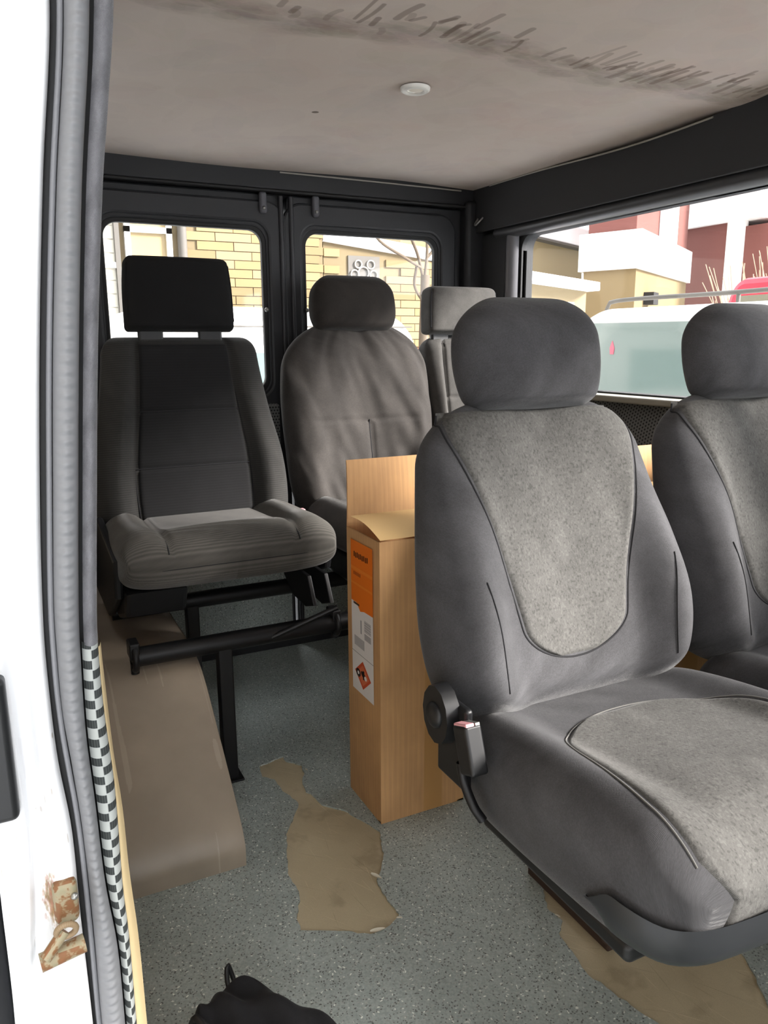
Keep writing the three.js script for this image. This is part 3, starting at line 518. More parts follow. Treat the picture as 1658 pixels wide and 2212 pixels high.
{ // bench rails under the velour seats
  const g = thing('seat_frame', 'rusty floor rails and black tubes carrying the velour seats', 'seat frame', [0.915, 0, -0.91]);
  for (const [x, nm] of [[0, 1], [0.52, 2]]) {
    const leg = part(g, 'leg', rod([x, 0.02, -0.01], [x - 0.02, 0.34, 0.09], 0.017), M.rust, 'rust-brown steel leg');
    part(g, 'leg', rod([x, 0.02, -0.22], [x, 0.34, -0.09], 0.017), M.rust);
    part(g, 'floor_rail', bx(x - 0.012, x + 0.012, 0.0, 0.02, -0.24, 0.004, 0.004), M.rust, 'rusty floor rail');
    part(leg, 'foot_bolt', new THREE.CylinderGeometry(0.009, 0.011, 0.012, 8).translate(x, 0.03, -0.005), M.steel);
  }
  part(g, 'cross_tube', rod([-0.1, 0.34, 0.09], [0.66, 0.34, 0.09], 0.018), M.blackMetal);
  part(g, 'cross_tube', rod([-0.2, 0.34, -0.08], [0.66, 0.34, -0.08], 0.018), M.blackMetal);
}
// --- rear row
function boxySeat(name, label, cx, zb, mats, hw0, hw1, hrw, o = {}) {
  const g = thing(name, label, 'seat', [cx, 0, zb]);
  const H = 0.585, W = curve([[0, hw0 * 0.93], [0.08, hw0], [0.22, hw0 * 0.985], [0.38, lerp(hw0, hw1, 0.62)], [0.52, hw1 * 1.01], [0.585, hw1]]), T = () => 0.05;
  const B = curve([[0, 0.028], [0.12, 0.05], [0.3, 0.04], [0.5, 0.016], [0.585, 0.006]]);
  const groove = (x, p) => { let d = 0; for (const q of [0.21, 0.37]) d += 0.006 * Math.exp(-(((p - q) / 0.006) ** 2)); return d; };
  const disp = (xn, p) => { const a = Math.abs(xn); return B(p) * sstep(0.55, 0.78, a) * (1 - Math.pow(a, 9)) - 0.014 * Math.exp(-(((a - 0.60) / 0.03) ** 2)) - (a < 0.58 ? groove(xn, p) : 0) + 0.008 * (1 - a) * Math.sin(clamp(p / 0.58, 0, 1) * Math.PI); };
  const b = loft({ H, prof: ends(H, W, T, { r0: 0.04, r1: 0.055, c0: 0.02, c1: 0.045, tb: () => 0.065 }), n: 4, disp, N: 150, M: 130 });
  const back = part(g, 'backrest', b.g, mats.bolster); back.position.set(0, 0.545, 0); back.rotation.x = -R(9);
  part(back, 'centre_panel', patch(b.front, 0.02, 0.565, (p) => W(p) * 0.585, () => 0, 0.002, 40, 140), mats.panel, 'darker centre panel');
  for (const s of [-1, 1]) part(back, 'seam', onSurf(b.front, [[s * W(0.03) * 0.595, 0.03], [s * W(0.2) * 0.595, 0.2], [s * W(0.4) * 0.595, 0.4], [s * W(0.56) * 0.595, 0.56]], 0.001, 0.0018), M.seam);
  if (o.seams !== false) for (const q of [0.21, 0.37]) part(back, 'seam', onSurf(b.front, [[-W(q) * 0.58, q], [0, q], [W(q) * 0.58, q]], 0.0035, 0.0013, 40), M.seam);
  const hh = o.hh ?? 0.208, HW = curve([[0, hrw], [hh * 0.12, hrw * 1.0], [hh * 0.6, hrw * 0.985], [hh, hrw * 0.93]]);
  const hb = loft({ H: hh, prof: ends(hh, HW, () => 0.05, { r0: 0.016, r1: 0.02, c0: 0.008, c1: 0.02, tb: () => 0.05 }), n: 6, N: 40, M: 90, disp: (xn) => 0.006 * (1 - xn * xn) });
  const hr = part(g, 'headrest', hb.g, mats.head, o.headLabel); hr.position.set(0, o.hy ?? 1.138, -0.075); hr.rotation.x = -R(4);
  for (const s of [-1, 1]) {
    part(hr, 'headrest_post', bx(s * 0.085 - 0.035, s * 0.085 + 0.035, -0.05, 0.02, -0.012, 0.012, 0.008), M.plastic);
    const pp = []; for (let i = 0; i <= 24; i++) { const t = lerp(0.012, hh - 0.01, i / 24); pp.push([s * (HW(t) - 0.004 - 0.01 * (i < 2 || i > 22)), t, 0.036]); }
    part(hr, 'piping', tube(pp, 0.0028, 60, 6), mats.pipe ?? M.seam);
  }
  return { g, b, back };
}
function flatCushion(g, hw, L, z0, y, mat, o = {}) {
  const CW = curve([[0, hw * 0.92], [0.1, hw * 0.98], [L * 0.7, hw], [L, hw * 0.985]]), cB = curve([[0, 0.012], [0.1, 0.03], [L * 0.6, 0.026], [L, 0.012]]);
  const cd = (xn, p) => { const a = Math.abs(xn); return cB(p) * sstep(0.56, 0.80, a) * (1 - Math.pow(a, 10)) + 0.018 * Math.exp(-(((p - L * 0.8) / 0.07) ** 2)) * (1 - a * a) - 0.010 * Math.exp(-(((a - 0.60) / 0.03) ** 2)) + 0.002 * Math.sin(p * 190 + xn * 22 * Math.sin(p * 9)) * Math.exp(-(((p - L * 0.86) / 0.09) ** 2)) * (1 - a); };
  const cu = loft({ H: L, prof: ends(L, CW, () => 0.05, { r0: 0.03, r1: 0.06, c0: 0.02, c1: 0.02, tb: () => 0.075 }), n: 5, disp: cd, N: 110, M: 130, toZ: true });
  const m = part(g, 'cushion', cu.g, mat); m.position.set(0, y, z0); m.rotation.x = -R(3);
  for (const s of [-1, 1]) { const o2 = []; for (let i = 0; i <= 60; i++) { const p = lerp(0.03, L - 0.004, i / 60), x = s * CW(p) * 0.60; o2.push([x, cu.front(x, p) + 0.001, p]); } part(m, 'seam', tube(o2, 0.0018, 80, 6), M.seam); }
  { const o3 = []; for (let i = 0; i <= 60; i++) { const t = lerp(-0.93, 0.93, i / 60); o3.push([t * hw, -0.018, L * 0.9985 - 0.03 * Math.pow(Math.abs(t), 8) - 0.0012]); } part(m, 'seam', tube(o3, 0.0012, 90, 6), M.seam); }
  return m;
}
{ // black boxy seat by the door post
  const { g } = boxySeat('passenger_seat', 'charcoal seat with boxy black headrest standing over the wheel arch cover', 0.487, -2.235, { bolster: M.charcoal, panel: M.darkPanel, head: M.blackCloth, pipe: M.blackCloth }, 0.283, 0.222, 0.152, { headLabel: 'boxy black headrest' });
  flatCushion(g, 0.278, 0.47, -0.03, 0.572, M.cushCloth);
  part(g, 'side_shield', extrX(poly([[-0.12, 0.40], [0.18, 0.40], [0.36, 0.50], [0.38, 0.60], [0.05, 0.64], [-0.14, 0.62]]), -0.286, 0.02, 0.006), M.plastic, 'black plastic side shield');
  part(g, 'side_shield', extrX(poly([[-0.12, 0.44], [0.18, 0.44], [0.34, 0.50], [0.36, 0.56], [0.05, 0.60], [-0.14, 0.60]]), 0.266, 0.02, 0.006), M.plastic, 'black plastic side shield');
  part(g, 'seat_mount', extrX(poly([[-0.12, 0.402], [0.22, 0.402], [0.36, 0.45], [0.40, 0.52], [-0.12, 0.52]]), -0.266, 0.15, 0.012), M.plastic, 'black moulded seat mount');
  for (const x of [0.185, 0.232]) part(g, 'seat_bracket', extrX(poly([[0.30, 0.425], [0.40, 0.42], [0.46, 0.44], [0.42, 0.51], [0.16, 0.51]]), x, 0.012, 0.003), M.blackMetal, 'black bracket plate');
  const bk = part(g, 'belt_buckle', bx(0.30, 0.325, 0.53, 0.60, 0.03, 0.05, 0.004), M.plastic, 'belt buckle with red button');
  part(bk, 'release_button', bx(0.303, 0.322, 0.594, 0.606, 0.032, 0.054, 0.002), M.redPlastic, 'red release button');
}
{ // rear seat under a loose grey cover
  const g = thing('passenger_seat', 'rear seat under a loose wrinkled grey cover with rounded headrest', 'seat', [1.076, 0, -2.33]);
  const H = 0.63, W = curve([[0, 0.23], [0.1, 0.256], [0.25, 0.266], [0.38, 0.268], [0.48, 0.26], [0.56, 0.245], [0.63, 0.22]]);
  const fold = (xn, p) => 0.012 * (vnoise(xn * 7 + 60 + p * 6, p * 13 + xn * 5 + 80, 250) - 0.5) + 0.005 * Math.sin(xn * 16 + 5 * vnoise(p * 9, xn * 2 + 30, 250)) * Math.exp(-(((p - 0.16) / 0.17) ** 2)) * sstep(0.15, 0.5, Math.abs(xn)) + 0.004 * Math.sin(xn * 30 + p * 40) * Math.exp(-(((p - 0.05) / 0.06) ** 2)) + 0.002 * Math.sin(xn * 13 + 9 * vnoise(p * 9, xn * 3 + 40, 250)) * sstep(0.3, 0.5, p);
  const disp = (xn, p) => { const a = Math.abs(xn); return 0.04 * sstep(0.4, 0.78, a) * (1 - Math.pow(a, 8)) * sstep(0.6, 0.2, p) - 0.012 * (1 - sstep(0, 0.5, a)) + fold(xn, p) - (p < 0.30 ? 0.010 * Math.exp(-(((xn - 0.08) / 0.018) ** 2)) : 0) - 0.005 * Math.exp(-(((p - 0.31) / 0.007) ** 2)) * sstep(0.8, 0.6, a); };
  const b = loft({ H, prof: ends(H, W, () => 0.055, { r0: 0.04, r1: 0.15, c0: 0.03, c1: 0.13, tb: () => 0.07 }), n: 2.8, disp, N: 130, M: 150 });
  const back = part(g, 'backrest', b.g, M.cover, 'wrinkled grey cover'); back.position.set(0, 0.545, 0.02); back.rotation.x = -R(9);
  part(back, 'seam', onSurf(b.front, [[0.024, 0.03], [0.022, 0.15], [0.02, 0.31]], 0.002, 0.002), M.seam);
  const hh = 0.18, HW = curve([[0, 0.132], [0.05, 0.15], [0.12, 0.146], [0.18, 0.125]]);
  const hb = loft({ H: hh, prof: ends(hh, HW, () => 0.055, { r0: 0.025, r1: 0.06, c0: 0.015, c1: 0.045, tb: () => 0.05 }), n: 3, N: 40, M: 80 });
  const hr = part(g, 'headrest', hb.g, fab(0x3b3632, softFabric, 0.3), 'dark rounded headrest'); hr.position.set(0, 1.142, -0.065); hr.rotation.x = -R(6);
  for (const s of [-1, 1]) part(hr, 'headrest_post', rod([s * 0.06, -0.05, 0], [s * 0.06, 0.02, 0], 0.006), M.steel);
  flatCushion(g, 0.24, 0.46, 0.03, 0.555, M.cover);
  part(g, 'seat_pan', bx(-0.2, 0.2, 0.40, 0.5, 0.05, 0.44, 0.02), M.plastic);
}
{ // corner seat
  const { g } = boxySeat('passenger_seat', 'light grey corner seat with boxy piped headrest by the pillar', 1.493, -2.33, { bolster: M.greyCloth, panel: M.greyCloth, head: M.greyCloth, pipe: M.seam }, 0.15, 0.148, 0.14, { seams: false, hh: 0.165, hy: 1.132, headLabel: 'boxy light grey piped headrest' });
  flatCushion(g, 0.155, 0.46, 0.02, 0.555, M.greyCloth);
  part(g, 'seat_pan', bx(-0.13, 0.13, 0.40, 0.5, 0.05, 0.42, 0.02), M.plastic);
}
{ // bench tubes of the rear row
  const g = thing('seat_frame', 'black tubular frame with upright leg under the rear seats', 'seat frame', [0.44, 0, -1.80]);
  const t = part(g, 'cross_tube', rod([-0.22, 0.375, 0], [1.18, 0.375, 0], 0.024), M.blackMetal);
  part(g, 'cross_tube', rod([-0.22, 0.375, -0.36], [1.18, 0.375, -0.36], 0.024), M.blackMetal);
  for (const x of [-0.215, 0.30, 0.62, 1.1]) part(g, 'clamp', merge([new THREE.TorusGeometry(0.029, 0.008, 10, 24).rotateY(Math.PI / 2).translate(x, 0.375, 0), bx(x - 0.012, x + 0.012, 0.375, 0.415, -0.03, 0.02, 0.004), rod([x, 0.335, 0.0], [x, 0.36, 0], 0.010)]), M.blackMetal);
  part(g, 'leg', bx(-0.018, 0.018, 0.0, 0.375, -0.018, 0.018, 0.004), M.blackMetal);
  part(g, 'leg', bx(0.98, 1.016, 0.0, 0.375, -0.018, 0.018, 0.004), M.blackMetal);
  part(g, 'leg', bx(-0.018, 0.018, 0.0, 0.375, -0.378, -0.342, 0.004), M.blackMetal);
  part(g, 'brace', rod([0.12, 0.372, 0.018], [0.285, 0.44, 0.06], 0.007), M.blackMetal);
  part(g, 'foot_plate', bx(-0.03, 0.03, 0.0, 0.006, -0.03, 0.03, 0.002), M.blackMetal);
}
// ---------------------------------------------------------------- cartons
const cardTex = dataTex(512, (u, v, i, j) => { const n = fbm(u * 4, v * 4, 4, 5), f = 9 * (vnoise(u * 160, v * 7, 160) - 0.5), w = 7 * Math.sin(u * Math.PI * 2 * 26), k = 36 * (n - 0.5) + f + 0.4 * w; return [198 + k, 154 + k * 0.85, 106 + k * 0.6]; });
M.card = std(0xffffff, 0.72, { map: rep(cardTex, 0.35) });
M.cardIn = std(0xd9b67e, 0.8);
M.tape = phys(0xb98d57, 0.28, { transparent: false });
const labelTex = canvasTex(512, 2048, (c, w, h) => {
  c.fillStyle = '#f07a1e'; c.fillRect(0, 0, w, h * 0.40);
  c.fillStyle = '#f58c33'; c.fillRect(0, h * 0.17, w, h * 0.02); c.fillRect(0, h * 0.27, w, h * 0.015);
  c.fillStyle = '#5a2a10'; for (let i = 0; i < 9; i++) c.fillRect(w * (0.14 + i * 0.075), h * (0.07 + (i % 2) * 0.004), w * 0.055, h * 0.034);
  c.fillStyle = '#a84a12'; for (let i = 0; i < 5; i++) c.fillRect(w * (0.12 + i * 0.07), h * 0.20, w * 0.05, h * 0.022);
  c.fillStyle = '#ece8e6'; c.fillRect(0, h * 0.40, w, h * 0.60);
  c.fillStyle = '#f07a1e'; c.beginPath(); c.moveTo(w * 0.25, h * 0.40); c.lineTo(w, h * 0.40); c.lineTo(w, h * 0.425); c.lineTo(w * 0.6, h * 0.43); c.lineTo(w * 0.42, h * 0.445); c.closePath(); c.fill();
  c.fillStyle = '#4b3324'; c.fillRect(w * 0.1, h * 0.402, w * 0.28, h * 0.014);
  c.fillStyle = '#77757a'; for (let i = 0; i < 14; i++) { c.fillRect(w * 0.60, h * (0.485 + i * 0.0055), w * 0.30, h * (0.0018 + 0.002 * (i * 7 % 3) / 2)); c.fillRect(w * 0.60, h * (0.57 + i * 0.003), w * 0.30, h * 0.0018); }
  c.fillStyle = '#8c8a8e'; c.fillRect(w * 0.42, h * 0.50, w * 0.05, h * 0.09);
  for (let i = 0; i < 22; i++) { c.fillStyle = '#6d6c72'; c.fillRect(w * (0.12 + i * 0.022), h * 0.625, w * (0.008 + 0.006 * (i * 5 % 3) / 2), h * 0.065); }
  c.fillStyle = '#8f8a88'; c.fillRect(0, h * 0.735, w, h * 0.004);
  c.save(); c.translate(w * 0.5, h * 0.865); c.scale(1, 1); c.rotate(Math.PI / 4); c.fillStyle = '#d4552f'; c.fillRect(-w * 0.27, -w * 0.27, w * 0.54, w * 0.54); c.fillStyle = '#e07a52'; c.fillRect(-w * 0.20, -w * 0.20, w * 0.40, w * 0.40); c.restore();
  c.fillStyle = '#241f1f'; c.beginPath(); c.ellipse(w * 0.52, h * 0.86, w * 0.12, h * 0.018, 0.5, 0, 7); c.fill(); c.beginPath(); c.arc(w * 0.28, h * 0.868, w * 0.11, 0, 7); c.fill(); c.fillRect(w * 0.5, h * 0.83, w * 0.07, h * 0.06);
  c.fillStyle = '#efe9e6'; c.beginPath(); c.arc(w * 0.28, h * 0.868, w * 0.045, 0, 7); c.fill(); c.beginPath(); c.arc(w * 0.62, h * 0.872, w * 0.06, 0, 7); c.fill();
});
function carton(name, label, x0, x1, z0, z1, H, labelled, fh = 0.155) {
  const w = x1 - x0, d = z1 - z0, g = thing(name, label, 'box', [x0, 0, z1]), t = 0.004; // local: x 0..w, z 0..-d
  // slightly bowed walls
  const wall = (f) => { const a = grid(12, 24, (u, v) => f(u, v, 0)); const b = grid(12, 24, (u, v) => f(u, v, t)); return merge([a, b]); };
  const bow = (u, v) => 0.004 * Math.sin(Math.PI * u) * Math.sin(Math.PI * v);
  part(g, 'front_panel', wall((u, v, o) => [u * w, v * H, bow(u, v) - o, u * w, v * H]), M.card);
  part(g, 'side_panel', wall((u, v, o) => [-bow(u, v) * 0.5 + o, v * H, -d + u * d, 0.4 + u * d, v * H]), M.card, 'side panel carrying the stickers');
  part(g, 'side_panel', wall((u, v, o) => [w - o, v * H, -u * d, 0.7 + u * d, v * H]), M.card);
  part(g, 'back_panel', wall((u, v, o) => [w - u * w, v * H, -d + o, 1 + u * w, v * H]), M.card);
  part(g, 'bottom_panel', bx(0, w, 0, t, -d, 0), M.card);
  // raised rear flap, slightly leaning back; folded-in front flap; side flap tucked down inside
  part(g, 'rear_flap', wall((u, v, o) => [w - u * w + (u - 0.5) * 0.012 * v, H + v * fh, -d + o - 0.012 * v * v, 1 + u * w, H + v * fh]), M.card, 'raised rear flap');
  const ff = grid(14, 10, (u, v) => { const a = v * 0.135; return [lerp(0.002, w - 0.002, u) + 0.0 - 0.012 * v * (1 - u), H + 0.004 + a * 0.22 - 0.25 * a * a * 0 + 0.01 * Math.sin(Math.PI * v) * (1 - u), -a]; });
  part(g, 'front_flap', ff, M.cardIn, 'pale folded front flap');
  part(g, 'side_flap', grid(10, 8, (u, v) => [0.003 + v * 0.02, H - 0.002 - v * 0.10, -d * 0.96 + u * d * 0.9]), M.card);
  part(g, 'inner_pad', bx(0.006, w - 0.006, H - 0.06, H - 0.055, -d + 0.006, -0.006), M.card);
  if (labelled) {
    const lg = grid(2, 10, (u, v) => [-0.0022 - bow(0.5, v * 0.5) * 0.3, lerp(0.289, 0.660, v), -d + lerp(0.030, 0.147, u), u, v]);
    part(g, 'sticker', lg, std(0xffffff, 0.5, { map: labelTex }), 'orange and white printed sticker');
  }
  // clear brown tape bands
  part(g, 'tape', grid(2, 20, (u, v) => [w * 0.5 + u * 0.05, 0.002 + v * (H - 0.004), 0.0012 + bow(0.5 + u * 0.2, v)]), M.tape, 'glossy brown tape');
  return g;
}
carton('cardboard_box', 'tall brown carton with orange and white stickers on the vinyl floor', 0.702, 0.928, -1.62, -1.444, 0.682, true);
carton('cardboard_box', 'brown carton with raised flap wedged behind the velour seats', 1.285, 1.525, -1.40, -1.235, 0.735, false, 0.118);
// ---------------------------------------------------------------- black bag on the floor
{
  const g = thing('bag', 'black fabric bag with straps lying on the flecked vinyl floor', 'bag', [0.275, 0, -0.95]);
  const H = 0.32, W = curve([[0, 0.06], [0.08, 0.09], [0.2, 0.096], [0.27, 0.075], [0.32, 0.04]]);
  const b = loft({ H, prof: ends(H, W, () => 0.07, { r0: 0.05, r1: 0.04, c0: 0.02, c1: 0.02, tb: () => 0.05 }), n: 3, N: 60, M: 80, toZ: true, disp: (xn, p) => 0.008 * Math.sin(xn * 9 + p * 30) + 0.006 * Math.sin(p * 55 - xn * 6) });
  const bm = part(g, 'bag_body', b.g, fab(0x1b1b1f, softFabric, 0.2, { sheen: 0.2 })); bm.rotation.y = Math.PI + 0.45; bm.position.set(0.06, 0.052, 0.20);
  for (const [o, r] of [[-0.02, 0.006], [0.03, 0.006]]) { const pp = []; for (let i = 0; i <= 20; i++) { const p = lerp(0.02, 0.30, i / 20), x = o + 0.05 + 0.02 * Math.sin(p * 8); pp.push([x, b.front(x, p) + 0.004, p]); } part(bm, 'strap', tube(pp, r, 60, 6), M.plastic, 'black webbing strap'); }
  part(g, 'zip_pull', tube([[-0.03, 0.05, -0.10], [-0.035, 0.075, -0.125], [-0.03, 0.095, -0.14], [-0.024, 0.075, -0.13], [-0.02, 0.05, -0.10]], 0.004), M.plastic, 'black cord loop');
  part(g, 'zip_pull', tube([[-0.062, 0.05, -0.06], [-0.072, 0.06, -0.075], [-0.066, 0.045, -0.085]], 0.004), M.plastic);
  part(g, 'buckle', bx(-0.012, 0.006, 0.070, 0.078, -0.110, -0.100, 0.002), M.steel, 'small metal clip');
}

// ---------------------------------------------------------------- outside
{ const g = struct('ground', 'snowy grey yard around the van'); g.userData.category = 'ground';
  part(g, 'ground_surface', bx(-30, 40, -0.65, -0.55, -40, 30), std(0xcbced2, 0.9)); }
const E = { block: [0x857250, 0x8e7a56, 0x7b694a, 0x87765a].map((c) => std(c, 0.9)), mortar: std(0x74674e, 0.95), snow: std(0xf1f3f6, 0.9), white: std(0xdedcd8, 0.6), brick: std(0x6b4039, 0.9), stone: std(0x786748, 0.95), grey: std(0x5c5954, 0.7), wood: std(0x5e5346, 0.95), paleWall: std(0xcbc8bc, 0.8), glass: std(0x6f8683, 0.12) };
{ // yellow block house behind the van
  const g = thing('building', 'yellow block house seen through the rear windows, with downpipe and white window', 'building', [1.0, -0.55, -9.0]);
  const x1 = 2.65; // local origin at x=1.0
  part(g, 'wall', bx(-1.4, x1, 0, 4.4, -3, -0.02), E.mortar);
  const bw = 0.42, bh = 0.098;
  for (let r = 0; r < 16; r++) for (let c = 0; c < 8; c++) { const xa = -0.12 + c * bw - (r % 2) * bw / 2, xb = Math.min(xa + bw - 0.008, x1); if (xb - xa < 0.05) continue; const ya = 1.72 + r * bh; if (xa < 0.83 && xb > -0.3 && ya > 1.6) continue; part(g, 'block', bx(xa, xb, ya, ya + bh - 0.008, -0.03, rr(-0.002, 0.006)), E.block[Math.floor(rnd() * 4)]); }
  const wn = part(g, 'window', bx(0.36, 0.42, 1.4, 3.6, -0.02, 0.05), E.white, 'white framed window');
  part(wn, 'mullion', bx(0.80, 0.86, 1.4, 3.6, -0.02, 0.05), E.white); part(wn, 'transom', bx(0.36, 0.86, 2.84, 2.90, -0.02, 0.05), E.white);
  part(wn, 'pane', bx(0.42, 0.80, 1.4, 3.6, -0.02, 0.0), std(0x9c8a62, 0.3));
  part(g, 'cladding', bx(-1.2, 0.25, 1.2, 4.2, -0.01, 0.03), E.paleWall, 'pale boarded bay');
  for (let i = 0; i < 12; i++) part(g, 'cladding_board', bx(-0.4, 0.24, 1.5 + i * 0.14, 1.5 + i * 0.14 + 0.128, 0.03, 0.042), E.paleWall);
  part(g, 'bay_rail', bx(-0.4, 0.30, 2.46, 2.52, 0.03, 0.08), E.white); part(g, 'bay_post', bx(0.25, 0.30, 1.2, 4.2, 0.0, 0.09), E.grey);
  part(g, 'downpipe', rod([0.965, 0, 0.06], [0.965, 4.3, 0.06], 0.05), E.grey, 'grey downpipe');
}
{ // garden wall with snow and iron grille
  const g = thing('garden_wall', 'yellow block yard wall under a sloping snow cap, with a scrolled iron grille', 'wall', [3.68, -0.55, -9.05]);
  const s = poly([[0, 0], [2.6, 0], [2.6, 2.58], [1.3, 2.74], [0, 2.88]]); part(g, 'wall', extrZ(s, -0.22, 0.2), E.mortar);
  const topY = (x) => 2.88 - 0.112 * x;
  for (let r = 0; r < 12; r++) for (let c = 0; c < 7; c++) { const xa = c * 0.42 - (r % 2) * 0.21, xb = Math.min(xa + 0.412, 2.6), ya = 1.62 + r * 0.098; const xc = Math.max(xa, 0); if (xb - xc < 0.06 || ya + 0.09 > topY(xb)) continue; if (xb > 0.30 && xc < 0.78 && ya > 2.40) continue; part(g, 'block', bx(xc, xb, ya, ya + 0.09, -0.03, rr(-0.004, 0.006)), E.block[Math.floor(rnd() * 4)]); }
  part(g, 'plinth', bx(0, 2.6, 0, 1.60, -0.03, 0.02), std(0xa0573f, 0.9), 'red-brown plinth');
  part(g, 'snow_cap', extrZ(poly([[-0.02, 2.87], [1.3, 2.73], [2.62, 2.57], [2.62, 2.64], [2.0, 2.78], [1.3, 2.87], [0.6, 2.95], [-0.02, 2.97]]), -0.4, 0.45, 0.02), E.snow, 'snow cap');
  const gr = part(g, 'iron_grille', bx(0.32, 0.75, 2.42, 2.72, -0.02, 0.0), E.grey, 'grey scrolled iron grille');
  for (const [x, y, r] of [[0.40, 2.50, 0.05], [0.52, 2.52, 0.07], [0.66, 2.50, 0.05], [0.45, 2.62, 0.045], [0.62, 2.62, 0.05]]) part(gr, 'scroll', new THREE.TorusGeometry(r, 0.009, 8, 24).translate(x, y, 0.015), std(0xa9a59c, 0.6));
}
{ // bare tree
  const g = thing('tree', 'bare thin tree standing before the yellow yard wall', 'tree', [4.46, -0.55, -8]);
  part(g, 'trunk', tube([[0, 0, 0], [0.01, 1.5, 0], [0.03, 2.1, 0], [0.035, 2.42, 0]], 0.055, 20, 8), E.wood);
  for (const b of [[[0.03, 2.3, 0], [-0.05, 2.6, 0], [-0.18, 2.76, 0.1], [-0.3, 3.0, 0.1]], [[0.03, 2.4, 0], [0.06, 2.7, 0], [0.1, 3.1, -0.1]], [[-0.02, 2.5, 0], [-0.3, 2.6, 0.1], [-0.6, 2.76, 0.1], [-0.8, 3.0, 0.2]], [[0.03, 2.1, 0], [-0.1, 2.3, 0], [-0.13, 2.5, 0.1]], [[0.05, 2.6, 0], [0.2, 2.8, 0], [0.28, 3.2, 0]]]) part(g, 'branch', tube(b, 0.018, 20, 6), E.wood);
}
{ // white van behind
  const g = thing('parked_van', 'white van parked behind the rear doors', 'van', [0.5, -0.55, -5.0]);
  const s = new THREE.Shape(); s.moveTo(0.0, 0.3); s.lineTo(0.0, 1.5); s.lineTo(0.08, 1.72); s.quadraticCurveTo(0.25, 1.88, 0.42, 1.90); s.lineTo(1.9, 1.88); s.quadraticCurveTo(2.2, 1.86, 2.25, 1.6); s.lineTo(2.28, 0.3); s.closePath();
  part(g, 'body', extrZ(s, -1.7, 1.7, 0.04), E.white);
  part(g, 'waist_strip', bx(0.7, 2.2, 1.765, 1.775, 0.0, 0.006), E.grey, 'grey waist strip');
  for (const x of [0.45, 1.85]) part(g, 'wheel', new THREE.CylinderGeometry(0.3, 0.3, 0.2, 24).rotateX(Math.PI / 2).translate(x, 0.3, -0.08), M.gasket);
  part(g, 'side_glass', bx(0.2, 1.9, 1.25, 1.60, -0.002, 0.004), E.glass);
}
{ // white estate car alongside
  const g = thing('parked_car', 'white estate car with roof rails and greenish glass outside the long side window', 'car', [3.6, -0.55, -3.2]);
  const s = new THREE.Shape(); s.moveTo(-1.35, 0.35); s.lineTo(-1.38, 1.0); s.lineTo(-1.30, 1.32); s.lineTo(-1.02, 1.80); s.quadraticCurveTo(-0.96, 1.86, -0.8, 1.87); s.lineTo(1.2, 1.86); s.quadraticCurveTo(1.5, 1.84, 1.7, 1.6); s.lineTo(2.1, 1.30); s.lineTo(2.9, 1.2); s.lineTo(3.0, 0.35); s.closePath();
  part(g, 'body', extrX(s, 0, 1.7, 0.06), E.white);
  const panes = [[-0.98, 0.02], [0.10, 0.90], [0.98, 1.62]];
  panes.forEach(([a, b], i) => part(g, 'side_glass', extrX(i === 0 ? poly([[-1.17, 1.32], [b, 1.30], [b, 1.77], [-0.95, 1.78]]) : i === 2 ? poly([[a, 1.30], [2.0, 1.30], [1.6, 1.62], [1.4, 1.76], [a, 1.77]]) : poly([[a, 1.30], [b, 1.30], [b, 1.77], [a, 1.77]]), -0.006, 0.01), i === 0 ? std(0x74847f, 0.1) : E.glass, 'greenish side glass'));
  part(g, 'roof_rail', merge([tube([[0.14, 1.87, -0.95], [0.14, 1.925, -0.85], [0.14, 1.925, 0.0], [0.14, 1.925, 0.9], [0.14, 1.87, 1.0]], 0.014), rod([0.14, 1.86, 0.1], [0.14, 1.925, 0.1], 0.012)]), E.grey, 'roof rail');
  part(g, 'roof_rail', merge([tube([[1.5, 1.87, -0.95], [1.5, 1.925, -0.85], [1.5, 1.925, 0.0], [1.5, 1.925, 0.9], [1.5, 1.87, 1.0]], 0.014), rod([1.5, 1.86, 0.1], [1.5, 1.925, 0.1], 0.012)]), E.grey, 'roof rail');
  part(g, 'red_sticker', extrX(poly([[-0.73, 1.58], [-0.70, 1.58], [-0.695, 1.62], [-0.715, 1.665], [-0.735, 1.62]]), -0.010, 0.005), std(0xd9687a, 0.6), 'small red sticker');
  part(g, 'sill_trim', bx(-0.005, 0.01, 1.275, 1.295, -1.2, 1.9), E.grey);
  for (const z of [-0.75, 2.2]) part(g, 'wheel', new THREE.CylinderGeometry(0.33, 0.33, 0.2, 24).rotateZ(Math.PI / 2).translate(0.09, 0.33, z), M.gasket);
}
{ // unseen tall dark wall, added on the door side to shade the opening
  const g = thing('building', 'plain grey unseen house wall added to shade the open sliding door', 'building', [-2.6, -0.55, 0]);
  part(g, 'wall', bx(-6, 0, 0, 9, -9, 7), std(0x5e5b56, 0.95));
}
{ // low shed with snowy roof
  const g = thing('shed', 'low cream shed with a snow covered roof behind the estate car', 'shed', [10.0, -0.55, -14.0]);
  part(g, 'wall', bx(-1.5, 2.0, 0, 3.0, -3, 0), std(0x8e8063, 0.9));
  part(g, 'snow_roof', extrZ(poly([[-1.6, 3.08], [2.05, 2.78], [2.05, 2.96], [-1.6, 3.3]]), -3.2, 3.6, 0.03), E.snow, 'snow covered roof');
  for (const x of [0.2, 0.75, 1.35]) { const w = part(g, 'window', bx(x, x + 0.3, 2.1, 2.55, 0, 0.03), E.white); part(w, 'pane', bx(x + 0.04, x + 0.26, 2.14, 2.51, 0.03, 0.035), std(0x8d8577, 0.3)); }
}
